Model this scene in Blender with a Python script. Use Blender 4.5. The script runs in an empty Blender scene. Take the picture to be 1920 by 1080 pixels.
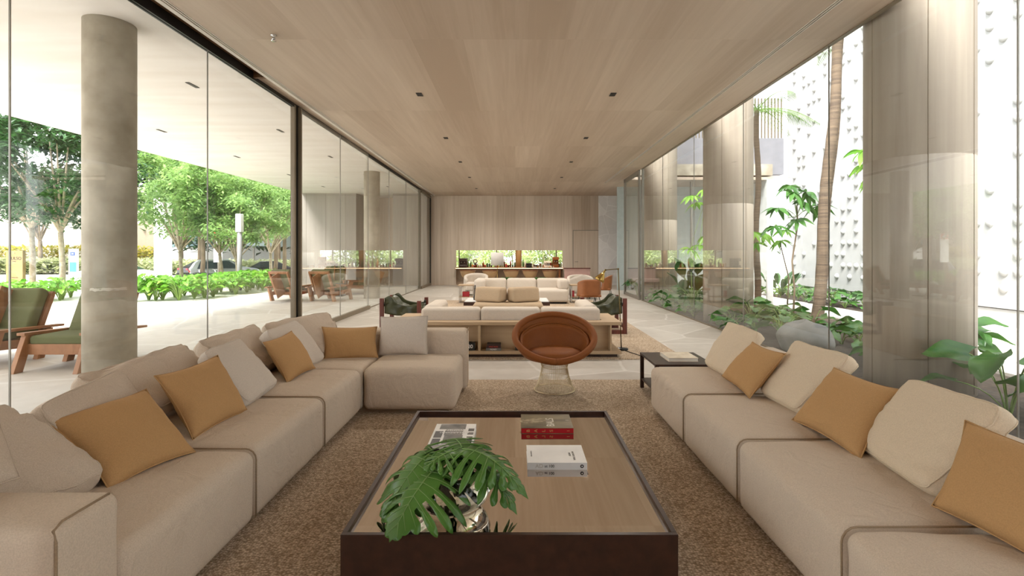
import bpy, math, random
from math import sin, cos, pi, sqrt, atan2, radians
from mathutils import Vector, Matrix, noise
from mathutils.geometry import delaunay_2d_cdt
random.seed(7)
S = bpy.context.scene
COL = S.collection
H = 1.45                                     # eye height
# ---------------------------------------------------------------- camera, light, exposure
cam = bpy.data.cameras.new('camera'); camo = bpy.data.objects.new('camera', cam); COL.objects.link(camo)
camo.location = (0, 0, H); camo.rotation_euler = (pi/2, 0, 0)
cam.sensor_width = 36; cam.lens = 18; cam.clip_end = 500
cam.shift_x = -6/1920; cam.shift_y = -66/1920
S.camera = camo
S.view_settings.view_transform = 'Standard'; S.view_settings.look = 'None'
S.view_settings.gamma = 1; S.view_settings.use_curve_mapping = False
S.view_settings.exposure = 2.03
S.cycles.use_denoising = True
S.cycles.max_bounces = 14; S.cycles.diffuse_bounces = 7; S.cycles.glossy_bounces = 5
S.cycles.transmission_bounces = 10; S.cycles.transparent_max_bounces = 24
S.cycles.sample_clamp_indirect = 6
S.cycles.caustics_reflective = False; S.cycles.caustics_refractive = False
w = bpy.data.worlds.new('sky'); S.world = w; w.use_nodes = True
nt = w.node_tree; bg = nt.nodes['Background']
tc = nt.nodes.new('ShaderNodeTexCoord'); sx = nt.nodes.new('ShaderNodeSeparateXYZ'); rp = nt.nodes.new('ShaderNodeValToRGB')
nt.links.new(tc.outputs['Generated'], sx.inputs[0]); nt.links.new(sx.outputs[2], rp.inputs[0]); nt.links.new(rp.outputs[0], bg.inputs[0])
rp.color_ramp.elements[0].position = 0.0; rp.color_ramp.elements[0].color = (1.0, 1.0, 1.0, 1)
rp.color_ramp.elements[1].position = 0.9; rp.color_ramp.elements[1].color = (0.84, 0.92, 1.0, 1)
bg.inputs[1].default_value = 1.0
sun = bpy.data.lights.new('sun', 'SUN'); suno = bpy.data.objects.new('sun', sun); COL.objects.link(suno)
sun.energy = 3.3; sun.angle = radians(25); sun.color = (1, 0.96, 0.91)
suno.rotation_euler = (radians(28), radians(-22), 0)
# ---------------------------------------------------------------- helpers
def lin(c):
    if isinstance(c, str): c = [int(c[i:i+2], 16) for i in (0, 2, 4)]
    return tuple((v/255/12.92 if v/255 <= .04045 else ((v/255+.055)/1.055)**2.4) for v in c) + (1,)
def root_loc(o):
    v = Vector((0, 0, 0))
    while o is not None: v += o.location; o = o.parent
    return v
def tag(o, label=None, cat=None, group=None, kind=None):
    if label: o['label'] = label
    if cat: o['category'] = cat
    if group: o['group'] = group
    if kind: o['kind'] = kind
    return o
def thing(name, label, cat, loc=(0, 0, 0), rz=0, group=None):
    o = bpy.data.objects.new(name, None); COL.objects.link(o); o.location = loc; o.rotation_euler = (0, 0, rz)
    o.empty_display_size = .1
    return tag(o, label, cat, group)
def dup(o, loc=None, rz=None, label=None, group=None, parent=None, scale=None):
    c = o.copy(); COL.objects.link(c)
    if parent is not None: c.parent = parent
    if loc is not None: c.location = loc
    if rz is not None: c.rotation_euler = (0, 0, rz)
    if scale is not None: c.scale = (scale,)*3 if not isinstance(scale, tuple) else scale
    if label: c['label'] = label
    if group: c['group'] = group
    for ch in list(o.children): dup(ch, parent=c)
    return c
class G:
    def __init__(s): s.v = []; s.f = []; s.sm = []; s.mi = []; s.m = 0
    def add(s, vs, fs, smooth=False):
        b = len(s.v); s.v += [Vector(v) for v in vs]
        for f in fs: s.f.append([b+i for i in f]); s.sm.append(smooth); s.mi.append(s.m)
    def box(s, x0, x1, y0, y1, z0, z1):
        s.add([(x0,y0,z0),(x1,y0,z0),(x1,y1,z0),(x0,y1,z0),(x0,y0,z1),(x1,y0,z1),(x1,y1,z1),(x0,y1,z1)],
              [(0,3,2,1),(4,5,6,7),(0,1,5,4),(1,2,6,5),(2,3,7,6),(3,0,4,7)]); return s
    def beam(s, p, q, w, h, up=(0, 0, 1)):
        p = Vector(p); q = Vector(q); d = (q-p).normalized(); a = d.cross(Vector(up))
        if a.length < 1e-4: a = d.cross(Vector((0, 1, 0)))
        a.normalize(); b = a.cross(d).normalized(); a = a*w/2; b = b*h/2
        s.add([p-a-b, p+a-b, p+a+b, p-a+b, q-a-b, q+a-b, q+a+b, q-a+b],
              [(0,1,2,3),(7,6,5,4),(0,4,5,1),(1,5,6,2),(2,6,7,3),(3,7,4,0)]); return s
    def prism(s, poly, a, b, axis='z'):
        def P(u, v, t): return {'z': (u, v, t), 'y': (u, t, v), 'x': (t, u, v)}[axis]
        n = len(poly); vs = [P(u, v, a) for u, v in poly]+[P(u, v, b) for u, v in poly]
        s.add(vs, [list(range(n))[::-1], [n+i for i in range(n)]]+[(i, (i+1) % n, n+(i+1) % n, n+i) for i in range(n)]); return s
    def tube(s, pts, r, seg=8, cap=True):
        pts = [Vector(p) for p in pts]; n = len(pts)
        rs = r if isinstance(r, (list, tuple)) else [r]*n
        vs = []; prev = None
        for i, p in enumerate(pts):
            d = (pts[min(i+1, n-1)]-pts[max(i-1, 0)])
            d = d.normalized() if d.length > 1e-9 else Vector((0, 0, 1))
            if prev is None:
                a = d.cross(Vector((0, 0, 1)))
                if a.length < .05: a = d.cross(Vector((0, 1, 0)))
            else:
                a = prev-d*prev.dot(d)
            a.normalize(); prev = a; b = d.cross(a)
            for k in range(seg):
                t = 2*pi*k/seg; vs.append(p+(a*cos(t)+b*sin(t))*rs[i])
        fs = [(i*seg+k, i*seg+(k+1) % seg, (i+1)*seg+(k+1) % seg, (i+1)*seg+k) for i in range(n-1) for k in range(seg)]
        if cap: fs += [tuple(range(seg))[::-1], tuple((n-1)*seg+k for k in range(seg))]
        s.add(vs, fs, True); return s
    def lathe(s, prof, seg=24, c=(0, 0, 0), cap=True, a=1, b=1):
        vs = [(c[0]+r*a*cos(2*pi*k/seg), c[1]+r*b*sin(2*pi*k/seg), c[2]+z) for r, z in prof for k in range(seg)]
        n = len(prof)
        fs = [(i*seg+k, i*seg+(k+1) % seg, (i+1)*seg+(k+1) % seg, (i+1)*seg+k) for i in range(n-1) for k in range(seg)]
        if cap:
            if prof[0][0] > 1e-4: fs.append(tuple(range(seg))[::-1])
            if prof[-1][0] > 1e-4: fs.append(tuple((n-1)*seg+k for k in range(seg)))
        s.add(vs, fs, True); return s
    def surf(s, fn, nu, nv, closed=False, smooth=True):
        vs = [fn(i/nu, j/nv) for j in range(nv+1) for i in range(nu+(0 if closed else 1))]
        w_ = nu if closed else nu+1
        fs = [(j*w_+i, j*w_+(i+1) % w_, (j+1)*w_+(i+1) % w_, (j+1)*w_+i) for j in range(nv) for i in range(nu)]
        s.add(vs, fs, smooth); return s
    def rbox(s, x0, x1, y0, y1, z0, z1, r=.04, n=14, crown=0, wrk=0, seed=0, skew=None):
        """upholstered block: rounded edges, optional domed top and creases"""
        lo = Vector((x0, y0, z0)); hi = Vector((x1, y1, z1)); sz = hi-lo
        r = min(r, min(sz)/2*.98)
        def prm(L):
            m = max(2, int(n*L/max(sz))); k = 4
            a = [r*(1-cos(pi/2*i/k)) if 0 else r*i/k for i in range(k)]
            return a+[r+(L-2*r)*i/m for i in range(m+1)]+[L-q for q in a[::-1]]
        ps = [prm(sz[i]) for i in range(3)]
        il = lo+Vector((r, r, r)); ih = hi-Vector((r, r, r))
        for ax in range(3):
            a, b = [(1, 2), (0, 2), (0, 1)][ax]
            for side in (0, 1):
                vs = []
                for q in ps[b]:
                    for p in ps[a]:
                        v = [0, 0, 0]; v[ax] = sz[ax]*side; v[a] = p; v[b] = q
                        v = Vector(v)+lo
                        c = Vector([min(max(v[i], il[i]), ih[i]) for i in range(3)])
                        d = v-c
                        if d.length > 1e-9: v = c+d.normalized()*r
                        u_ = (v.x-lo.x)/sz.x; w_ = (v.y-lo.y)/sz.y; t_ = (v.z-lo.z)/sz.z
                        if crown: v.z += crown*max(0, t_-.4)/.6*(1-abs(2*u_-1)**3)*(1-abs(2*w_-1)**3)
                        if wrk:
                            nn = noise.noise(Vector((v.x*3+seed, v.y*3, v.z*4)))
                            n2 = noise.noise(Vector((v.x*2.5+seed, v.y*11+nn*1.5, v.z*3+5)))
                            v += (v-(lo+hi)/2).normalized()*(nn*wrk+n2*wrk*.95)*(.25+.75*t_)
                        if skew: v = skew(v)
                        vs.append(v)
                A = len(ps[a]); B = len(ps[b])
                fs = [(j*A+i, j*A+i+1, (j+1)*A+i+1, (j+1)*A+i) for j in range(B-1) for i in range(A-1)]
                if (side == 0) ^ (ax == 1): fs = [f[::-1] for f in fs]
                s.add(vs, fs, True)
        s.merge = True
        return s
    def leafcard(s, p, d, n, L, W, fold=.25):
        """one small folded leaf"""
        d = d.normalized(); a = d.cross(n)
        if a.length < 1e-3: a = Vector((1, 0, 0))
        a.normalize(); nn = a.cross(d)
        m = p+d*L*.5-nn*fold*W*.5
        s.add([p, m+a*W/2+nn*fold*W*.5, p+d*L-nn*L*.12, m-a*W/2+nn*fold*W*.5, m], [(0, 1, 4), (1, 2, 4), (2, 3, 4), (3, 0, 4)], False)
    def build(s, name, mat, parent=None, bev=0, merge=False, label=None, origin=None):
        me = bpy.data.meshes.new(name)
        if parent is None:
            xs = [v.x for v in s.v]; ys = [v.y for v in s.v]; zs = [v.z for v in s.v]
            off = Vector(origin) if origin is not None else Vector(((min(xs)+max(xs))/2, (min(ys)+max(ys))/2, min(zs)))
        else: off = root_loc(parent)
        me.from_pydata([tuple(v-off) for v in s.v], [], s.f); me.update()
        mats = mat if isinstance(mat, (list, tuple)) else [mat]
        for m in mats: me.materials.append(m)
        me.polygons.foreach_set('use_smooth', s.sm); me.polygons.foreach_set('material_index', s.mi)
        if merge or getattr(s, 'merge', False):
            import bmesh
            bm = bmesh.new(); bm.from_mesh(me); bmesh.ops.remove_doubles(bm, verts=bm.verts, dist=1e-5)
            bmesh.ops.recalc_face_normals(bm, faces=bm.faces); bm.to_mesh(me); bm.free()
        o = bpy.data.objects.new(name, me); COL.objects.link(o)
        if parent is None: o.location = off
        else: o.parent = parent
        if bev:
            b = o.modifiers.new('bevel', 'BEVEL'); b.width = bev; b.segments = 2; b.limit_method = 'ANGLE'; b.angle_limit = radians(40)
        if label: o['label'] = label
        return o
def structure(o): o['kind'] = 'structure'; return o
def R(px, py, z):                      # ray through a pixel of the reference, met with a height
    Y = (H-z)*960/(py-474); return Vector(((px-966)/960*Y, Y, z))
# ---------------------------------------------------------------- materials
def nodes(name):
    m = bpy.data.materials.new(name); m.use_nodes = True; t = m.node_tree
    b = t.nodes['Principled BSDF']; return m, t, b
def N(t, ty, **k):
    n = t.nodes.new(ty)
    for a, v in k.items():
        if a.startswith('i'): n.inputs[int(a[1:])].default_value = v
        else: setattr(n, a, v)
    return n
def bump(t, b, src, dist=.002, st=.5):
    n = N(t, 'ShaderNodeBump'); n.inputs['Strength'].default_value = st; n.inputs['Distance'].default_value = dist
    t.links.new(src, n.inputs['Height']); t.links.new(n.outputs[0], b.inputs['Normal'])
def coords(t, sc=(1, 1, 1)):
    c = N(t, 'ShaderNodeTexCoord'); m = N(t, 'ShaderNodeMapping'); m.inputs['Scale'].default_value = sc
    t.links.new(c.outputs['Object'], m.inputs[0]); return m.outputs[0]
def plain(name, c, rough=.5, metal=0, c2=None, sc=6, bmp=0, bsc=60, spec=.5, sheen=0, stretch=(1, 1, 1), em=0):
    m, t, b = nodes(name)
    b.inputs['Roughness'].default_value = rough; b.inputs['Metallic'].default_value = metal
    b.inputs['Specular IOR Level'].default_value = spec
    v = coords(t, stretch)
    n = N(t, 'ShaderNodeTexNoise'); n.inputs['Scale'].default_value = sc; n.inputs['Detail'].default_value = 5
    t.links.new(v, n.inputs['Vector'])
    r = N(t, 'ShaderNodeValToRGB'); r.color_ramp.elements[0].position = .32; r.color_ramp.elements[1].position = .68
    a = lin(c); d = lin(c2) if c2 else tuple(x*.9 for x in a[:3])+(1,)
    r.color_ramp.elements[0].color = d; r.color_ramp.elements[1].color = a
    t.links.new(n.outputs[0], r.inputs[0]); t.links.new(r.outputs[0], b.inputs['Base Color'])
    if bmp:
        n2 = N(t, 'ShaderNodeTexNoise'); n2.inputs['Scale'].default_value = bsc; t.links.new(v, n2.inputs['Vector'])
        bump(t, b, n2.outputs[0], bmp)
    if sheen: b.inputs['Sheen Weight'].default_value = sheen; b.inputs['Sheen Roughness'].default_value = .5
    if em: b.inputs['Emission Color'].default_value = a; b.inputs['Emission Strength'].default_value = em
    return m
def mathn(t, op, a, bv=None):
    n = N(t, 'ShaderNodeMath', operation=op)
    if hasattr(a, 'links'): t.links.new(a, n.inputs[0])
    else: n.inputs[0].default_value = a
    if bv is not None:
        if hasattr(bv, 'links'): t.links.new(bv, n.inputs[1])
        else: n.inputs[1].default_value = bv
    return n.outputs[0]
def wood(name, c, c2, along='y', across='x', plank=.28, seglen=3.0, rough=.5, grain=.5, tone=.5, spec=.4, joint=.0):
    """veneer boards: tone per board, long grain"""
    m, t, b = nodes(name); b.inputs['Roughness'].default_value = rough; b.inputs['Specular IOR Level'].default_value = spec
    tcn = N(t, 'ShaderNodeTexCoord'); sp = N(t, 'ShaderNodeSeparateXYZ'); t.links.new(tcn.outputs['Object'], sp.inputs[0])
    ax = {'x': 0, 'y': 1, 'z': 2}
    u = mathn(t, 'DIVIDE', sp.outputs[ax[across]], plank); v = mathn(t, 'DIVIDE', sp.outputs[ax[along]], seglen)
    fu = mathn(t, 'FLOOR', u); fv = mathn(t, 'FLOOR', v)
    cb = N(t, 'ShaderNodeCombineXYZ'); t.links.new(fu, cb.inputs[0]); t.links.new(fv, cb.inputs[1])
    wn = N(t, 'ShaderNodeTexWhiteNoise', noise_dimensions='2D'); t.links.new(cb.outputs[0], wn.inputs['Vector'])
    sc = {'x': 1., 'y': 1., 'z': 1.}; sc[along] = .06; sc[across] = 1.4
    mp = N(t, 'ShaderNodeMapping'); mp.inputs['Scale'].default_value = (sc['x'], sc['y'], sc['z']); t.links.new(tcn.outputs['Object'], mp.inputs[0])
    ad = N(t, 'ShaderNodeVectorMath', operation='ADD'); t.links.new(mp.outputs[0], ad.inputs[0]); t.links.new(wn.outputs['Color'], ad.inputs[1])
    n1 = N(t, 'ShaderNodeTexNoise'); n1.inputs['Scale'].default_value = 9; n1.inputs['Detail'].default_value = 6; n1.inputs['Distortion'].default_value = .6
    t.links.new(ad.outputs[0], n1.inputs['Vector'])
    n2 = N(t, 'ShaderNodeTexNoise'); n2.inputs['Scale'].default_value = 1.2; n2.inputs['Detail'].default_value = 2; t.links.new(mp.outputs[0], n2.inputs['Vector'])
    f = mathn(t, 'ADD', mathn(t, 'MULTIPLY', n1.outputs[0], grain), mathn(t, 'MULTIPLY', wn.outputs['Value'], tone*.35))
    f = mathn(t, 'ADD', f, mathn(t, 'MULTIPLY', n2.outputs[0], .45))
    r = N(t, 'ShaderNodeValToRGB'); r.color_ramp.elements[0].position = .32; r.color_ramp.elements[1].position = .78
    r.color_ramp.elements[0].color = lin(c2); r.color_ramp.elements[1].color = lin(c)
    t.links.new(f, r.inputs[0]); out = r.outputs[0]
    if joint:
        fr = mathn(t, 'FRACT', u); ed = mathn(t, 'GREATER_THAN', mathn(t, 'ABSOLUTE', mathn(t, 'SUBTRACT', fr, .5)), .5-joint/plank/2)
        mx = N(t, 'ShaderNodeMixRGB', blend_type='MULTIPLY'); mx.inputs[2].default_value = (.45, .42, .4, 1)
        t.links.new(ed, mx.inputs[0]); t.links.new(out, mx.inputs[1]); out = mx.outputs[0]
    t.links.new(out, b.inputs['Base Color'])
    return m
def fabric(name, c, sc=420, rough=.9, sheen=.06, bmp=.0006, var=.86):
    m, t, b = nodes(name); b.inputs['Roughness'].default_value = rough; b.inputs['Specular IOR Level'].default_value = .2
    b.inputs['Sheen Weight'].default_value = sheen; b.inputs['Sheen Tint'].default_value = lin(c)
    v = coords(t)
    n = N(t, 'ShaderNodeTexNoise'); n.inputs['Scale'].default_value = sc*.5; n.inputs['Detail'].default_value = 2; t.links.new(v, n.inputs['Vector'])
    r = N(t, 'ShaderNodeValToRGB'); a = lin(c); r.color_ramp.elements[0].color = tuple(x*var for x in a[:3])+(1,); r.color_ramp.elements[1].color = a
    r.color_ramp.elements[0].position = .35; r.color_ramp.elements[1].position = .65
    t.links.new(n.outputs[0], r.inputs[0]); t.links.new(r.outputs[0], b.inputs['Base Color'])
    n3 = N(t, 'ShaderNodeTexNoise'); n3.inputs['Scale'].default_value = 7; n3.inputs['Detail'].default_value = 3; n3.inputs['Distortion'].default_value = 1.5; t.links.new(v, n3.inputs['Vector'])
    s_ = mathn(t, 'ADD', mathn(t, 'MULTIPLY', n3.outputs[0], 12), n.outputs[0])
    bump(t, b, s_, bmp, .7); return m
def glass_pane(name, tint=(.975, .982, .98), base=.03):
    m = bpy.data.materials.new(name); m.use_nodes = True; t = m.node_tree; t.nodes.clear()
    o = N(t, 'ShaderNodeOutputMaterial'); mx = N(t, 'ShaderNodeMixShader'); tr = N(t, 'ShaderNodeBsdfTransparent'); gl = N(t, 'ShaderNodeBsdfGlossy')
    tr.inputs[0].default_value = tint+(1,); gl.inputs['Roughness'].default_value = 0.0; gl.inputs[0].default_value = (.95, .97, .95, 1)
    ge = N(t, 'ShaderNodeNewGeometry'); dt = N(t, 'ShaderNodeVectorMath', operation='DOT_PRODUCT')
    t.links.new(ge.outputs['Incoming'], dt.inputs[0]); t.links.new(ge.outputs['Normal'], dt.inputs[1])
    c = mathn(t, 'SUBTRACT', 1.0, mathn(t, 'ABSOLUTE', dt.outputs['Value']))
    fr = mathn(t, 'ADD', mathn(t, 'MULTIPLY', mathn(t, 'POWER', c, 5.0), .96), .04)
    t.links.new(fr, mx.inputs[0]); t.links.new(tr.outputs[0], mx.inputs[1]); t.links.new(gl.outputs[0], mx.inputs[2]); t.links.new(mx.outputs[0], o.inputs[0])
    return m
def foliage(name, c, c2, trans=.35, rough=.45):
    m, t, b = nodes(name); b.inputs['Roughness'].default_value = rough
    v = coords(t); n = N(t, 'ShaderNodeTexNoise'); n.inputs['Scale'].default_value = 2.6; n.inputs['Detail'].default_value = 4; t.links.new(v, n.inputs['Vector'])
    r = N(t, 'ShaderNodeValToRGB'); r.color_ramp.elements[0].position = .35; r.color_ramp.elements[1].position = .65
    r.color_ramp.elements[0].color = lin(c2); r.color_ramp.elements[1].color = lin(c)
    t.links.new(n.outputs[0], r.inputs[0]); t.links.new(r.outputs[0], b.inputs['Base Color'])
    tl = N(t, 'ShaderNodeBsdfTranslucent'); mx = N(t, 'ShaderNodeMixShader'); mx.inputs[0].default_value = trans
    t.links.new(r.outputs[0], tl.inputs[0])
    o = [q for q in t.nodes if q.type == 'OUTPUT_MATERIAL'][0]
    t.links.new(b.outputs[0], mx.inputs[1]); t.links.new(tl.outputs[0], mx.inputs[2]); t.links.new(mx.outputs[0], o.inputs[0])
    return m
M = {}
M['ceil'] = wood('oak_ceiling', 'd4c6b5', 'ad9b88', 'y', 'x', .62, 3.06, .55, .28, .4, joint=.0)
M['wallwood'] = wood('oak_wall', 'd3c5b4', 'ab9985', 'z', 'x', .42, 9, .5, .45, .55)
M['greywood'] = wood('grey_wood', 'aaa39b', '948d85', 'z', 'x', .85, 9, .6, .35, .3, joint=.014)
M['cladding'] = wood('column_wood', 'b8ad9d', '93877a', 'z', 'x', .5, 2.47, .5, .5, .3)
M['cabinet'] = wood('cabinet_oak', 'c0a888', 'a48a6b', 'x', 'y', .5, 9, .5, .4, .2)
M['teak'] = wood('teak', 'a47450', '7f5536', 'x', 'y', .1, 4, .5, .5, .6)
M['teakz'] = wood('teak_upright', 'a97953', '835838', 'z', 'x', .12, 4, .5, .5, .6)
M['darkwood'] = plain('dark_stained_wood', '3a2218', .35, c2='2a170f', sc=3, stretch=(8, 1, 8))
M['redwood'] = plain('red_brown_wood', '6a2f1c', .4, c2='4a1d10', sc=4, stretch=(8, 8, 1))
M['barwood'] = plain('bar_wood', '9a6238', .4, c2='7a4526', sc=3, stretch=(1, 8, 8))
M['blackmetal'] = plain('black_metal', '1c1a18', .45, .6)
M['frame'] = plain('bronze_frame', '7d715e', .5, .2)
M['framegrey'] = plain('grey_metal_frame', '8a857b', .45, .4)
M['track'] = plain('track_bronze', '6b4c2e', .6)
M['white'] = plain('white_paint', 'f2f0ec', .6)
M['whitewall'] = plain('white_render_wall', 'b4b4b3', .7, c2='adadac', sc=3)
M['brass'] = plain('brass', 'a98a4c', .28, 1)
M['oldbrass'] = plain('aged_brass', '6b5a36', .35, .9)
M['champagne'] = plain('champagne_wire', 'd8c6a2', .3, .85)
M['steel'] = plain('steel', 'c8c8c6', .25, 1)
M['taupe'] = fabric('taupe_linen', 'cabaa7', bmp=.0013)
M['taupe2'] = fabric('light_taupe_cotton', 'c6b6a4', bmp=.0016)
M['piping'] = fabric('brown_piping', '99856d')
M['ivory'] = fabric('ivory_linen', 'c9beb1', bmp=.0008)
M['sand'] = fabric('sand_weave', 'd0bfa6', var=.88)
M['mustard'] = fabric('mustard_wool', 'b58f62', var=.88, bmp=.0008)
M['cream'] = fabric('cream_fabric', 'cdc2b4')
M['tan'] = fabric('tan_boucle', 'b8a286')
M['olive'] = fabric('olive_canvas', '65694a')
M['velvet'] = fabric('caramel_velvet', '80491f', sheen=.5, rough=.6, var=.85, bmp=.0004)
M['cognac'] = plain('cognac_leather', '8d5528', .5, c2='7d481f')
M['greenleather'] = plain('green_leather', '414424', .38, c2='2a2d17', sc=5, bmp=.008, bsc=9)
M['concrete'] = plain('raw_concrete', 'b8b09f', .85, c2='918877', sc=2.6, bmp=.003, bsc=25)
M['boulder'] = plain('boulder', '8d8c88', .9, c2='70706c', sc=3, bmp=.01, bsc=9)
M['soil'] = plain('soil', '4d4035', .95, c2='2f2720', sc=14, bmp=.03, bsc=18)
M['asphalt'] = plain('pale_road', 'cfccc6', .9)
M['plaza'] = plain('pale_plaza', 'e6e1d8', .8, c2='dcd6cb', sc=1)
M['shade'] = plain('lamp_shade_white', 'cfcac4', .8)
M['glass'] = glass_pane('window_glass')
M['leaf'] = foliage('philodendron_leaf', '55853a', '305a26', .3, .35)
M['leafvase'] = foliage('cut_leaf_green', '5f8f3c', '3a6624', .28, .3)
M['vein'] = plain('leaf_vein', '7a9c55', .5)
M['stem'] = plain('green_stem', '7d9a4a', .5)
M['leafbright'] = foliage('bright_leaf', '93c14b', '5c9a2c', .5)
M['palmleaf'] = foliage('palm_leaf', '7fa63e', '4d7a24', .3)
M['leafbar'] = foliage('pale_tree_leaf', 'd3dba6', 'a3b874', .5)
M['leafdark'] = foliage('dark_leaf', '46703a', '23401f', .3)
M['leaftree'] = foliage('tree_leaf', 'a3bf72', '719752', .5)
M['leafgold'] = foliage('golden_leaf', 'c9b24e', '8f9a3c', .5)
M['leafpale'] = foliage('pale_grass', 'c3c49a', '8d9a66', .4)
M['bark'] = plain('bark', '8c7a63', .9, c2='5e4e3d', sc=9, stretch=(1, 1, .2), bmp=.01, bsc=30)
M['barkpale'] = plain('pale_bark', 'b5a890', .9, c2='8f8068', sc=9)
M['palmtrunk'] = plain('palm_trunk', '7d6b57', .85, c2='52453a', sc=5, stretch=(.3, .3, 6), bmp=.01, bsc=20)
M['red'] = plain('red_paint', 'a3202a', .5)
M['black'] = plain('black_paint', '18160f', .5)
M['paper'] = plain('paper', 'e9e3d6', .7)
M['stucco'] = plain('ivy_stucco', 'd9d2c6', .9, c2='b7ab97', sc=.9)
M['bluewin'] = plain('blue_window', '7f9aa0', .15)
M['carwhite'] = plain('car_white', 'e8e8e6', .2)
M['carsilver'] = plain('car_silver', 'a9abad', .25, .5)
M['cardark'] = plain('car_dark', '34343a', .2, .3)
M['carglass'] = plain('car_glass', '28343a', .05)
M['tyre'] = plain('tyre', '1b1b1b', .8)
M['totem'] = plain('totem_tan', '8c7648', .5)
M['bluesign'] = plain('sign_blue', '3a86c8', .5)
M['grille'] = plain('grille_dark', '1a1712', .6)
M['slotwhite'] = plain('diffuser_white', 'd9d2c8', .5)
def stone(name, c, c2, cj, scl=.95, rough=.45):
    m, t, b = nodes(name); b.inputs['Roughness'].default_value = rough
    v = coords(t)
    n0 = N(t, 'ShaderNodeTexNoise'); n0.inputs['Scale'].default_value = 1.5; t.links.new(v, n0.inputs['Vector'])
    ad = N(t, 'ShaderNodeMixRGB'); ad.inputs[0].default_value = .12; t.links.new(v, ad.inputs[1]); t.links.new(n0.outputs['Color'], ad.inputs[2])
    vo = N(t, 'ShaderNodeTexVoronoi', feature='DISTANCE_TO_EDGE'); vo.inputs['Scale'].default_value = scl; t.links.new(ad.outputs[0], vo.inputs['Vector'])
    vc = N(t, 'ShaderNodeTexVoronoi', feature='F1'); vc.inputs['Scale'].default_value = scl; t.links.new(ad.outputs[0], vc.inputs['Vector'])
    n = N(t, 'ShaderNodeTexNoise'); n.inputs['Scale'].default_value = 5; n.inputs['Detail'].default_value = 8; t.links.new(v, n.inputs['Vector'])
    sp = N(t, 'ShaderNodeSeparateColor'); t.links.new(vc.outputs['Color'], sp.inputs[0])
    f = mathn(t, 'ADD', mathn(t, 'MULTIPLY', sp.outputs[0], .45), mathn(t, 'MULTIPLY', n.outputs[0], .6))
    r = N(t, 'ShaderNodeValToRGB'); r.color_ramp.elements[0].position = .2; r.color_ramp.elements[1].position = .8
    r.color_ramp.elements[0].color = lin(c2); r.color_ramp.elements[1].color = lin(c); t.links.new(f, r.inputs[0])
    j = N(t, 'ShaderNodeMapRange'); j.inputs[1].default_value = .008; j.inputs[2].default_value = .022; j.inputs[3].default_value = .75; j.inputs[4].default_value = 0
    t.links.new(vo.outputs['Distance'], j.inputs[0])
    mx = N(t, 'ShaderNodeMixRGB'); mx.inputs[2].default_value = lin(cj); t.links.new(j.outputs[0], mx.inputs[0]); t.links.new(r.outputs[0], mx.inputs[1])
    t.links.new(mx.outputs[0], b.inputs['Base Color']); bump(t, b, n.outputs[0], .002, .4); return m
M['floor'] = stone('flagstone', 'bfb8ae', 'a69d92', 'ccc6be')
M['terrace'] = stone('terrace_stone', 'cfcac3', 'b8b0a5', 'd6d3ce', .8, .55)
M['marble'] = stone('veined_marble', 'efeeec', 'dcdbd9', 'f3f2f1', 1.6, .25)
def rugmat():
    m, t, b = nodes('woven_rug'); b.inputs['Roughness'].default_value = 1; b.inputs['Specular IOR Level'].default_value = .1
    v = coords(t, (1, 1.5, 1))
    vo = N(t, 'ShaderNodeTexVoronoi', feature='F1'); vo.inputs['Scale'].default_value = 75; vo.inputs['Randomness'].default_value = .75; t.links.new(v, vo.inputs['Vector'])
    n = N(t, 'ShaderNodeTexNoise'); n.inputs['Scale'].default_value = 3; n.inputs['Detail'].default_value = 3; t.links.new(v, n.inputs['Vector'])
    sp = N(t, 'ShaderNodeSeparateColor'); t.links.new(vo.outputs['Color'], sp.inputs[0])
    f = mathn(t, 'ADD', mathn(t, 'MULTIPLY', sp.outputs[0], .5), mathn(t, 'MULTIPLY', n.outputs[0], .25))
    f = mathn(t, 'SUBTRACT', mathn(t, 'ADD', f, .45), mathn(t, 'MULTIPLY', vo.outputs['Distance'], .95))
    r = N(t, 'ShaderNodeValToRGB'); r.color_ramp.elements[0].position = .1; r.color_ramp.elements[1].position = .85
    r.color_ramp.elements[0].color = lin('8f7c66'); r.color_ramp.elements[1].color = lin('e0ccb4'); t.links.new(f, r.inputs[0])
    t.links.new(r.outputs[0], b.inputs['Base Color'])
    bump(t, b, mathn(t, 'SUBTRACT', 1.0, vo.outputs['Distance']), .006, .9); return m
M['rug'] = rugmat()
def mirror():
    m, t, b = nodes('bronze_mirror'); b.inputs['Metallic'].default_value = 1; b.inputs['Roughness'].default_value = .015
    b.inputs['Base Color'].default_value = lin('d9cfc6'); return m
M['mirror'] = mirror()
def realglass(name, ior=1.45, col=(1, 1, 1, 1)):
    m, t, b = nodes(name); b.inputs['Transmission Weight'].default_value = 1; b.inputs['Roughness'].default_value = 0; b.inputs['IOR'].default_value = ior
    b.inputs['Base Color'].default_value = col; return m
M['vase'] = realglass('clear_glass'); M['water'] = realglass('water', 1.33, (.97, 1, .95, 1))
def lettering(s, size, parent, loc, rot, mat, name='lettering', align='CENTER', ext=.0004, sx=1):
    c = bpy.data.curves.new(name, 'FONT'); c.body = s; c.size = size; c.extrude = ext; c.align_x = align; c.align_y = 'CENTER'
    c.materials.append(mat); o = bpy.data.objects.new(name, c); COL.objects.link(o); o.parent = parent
    me = bpy.data.meshes.new_from_object(o); bpy.data.objects.remove(o); bpy.data.curves.remove(c)
    me.name = name; o = bpy.data.objects.new(name, me); COL.objects.link(o); o.parent = parent
    o.location = Vector(loc)-root_loc(parent); o.rotation_euler = rot; o.scale = (sx, 1, 1); return o
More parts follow.
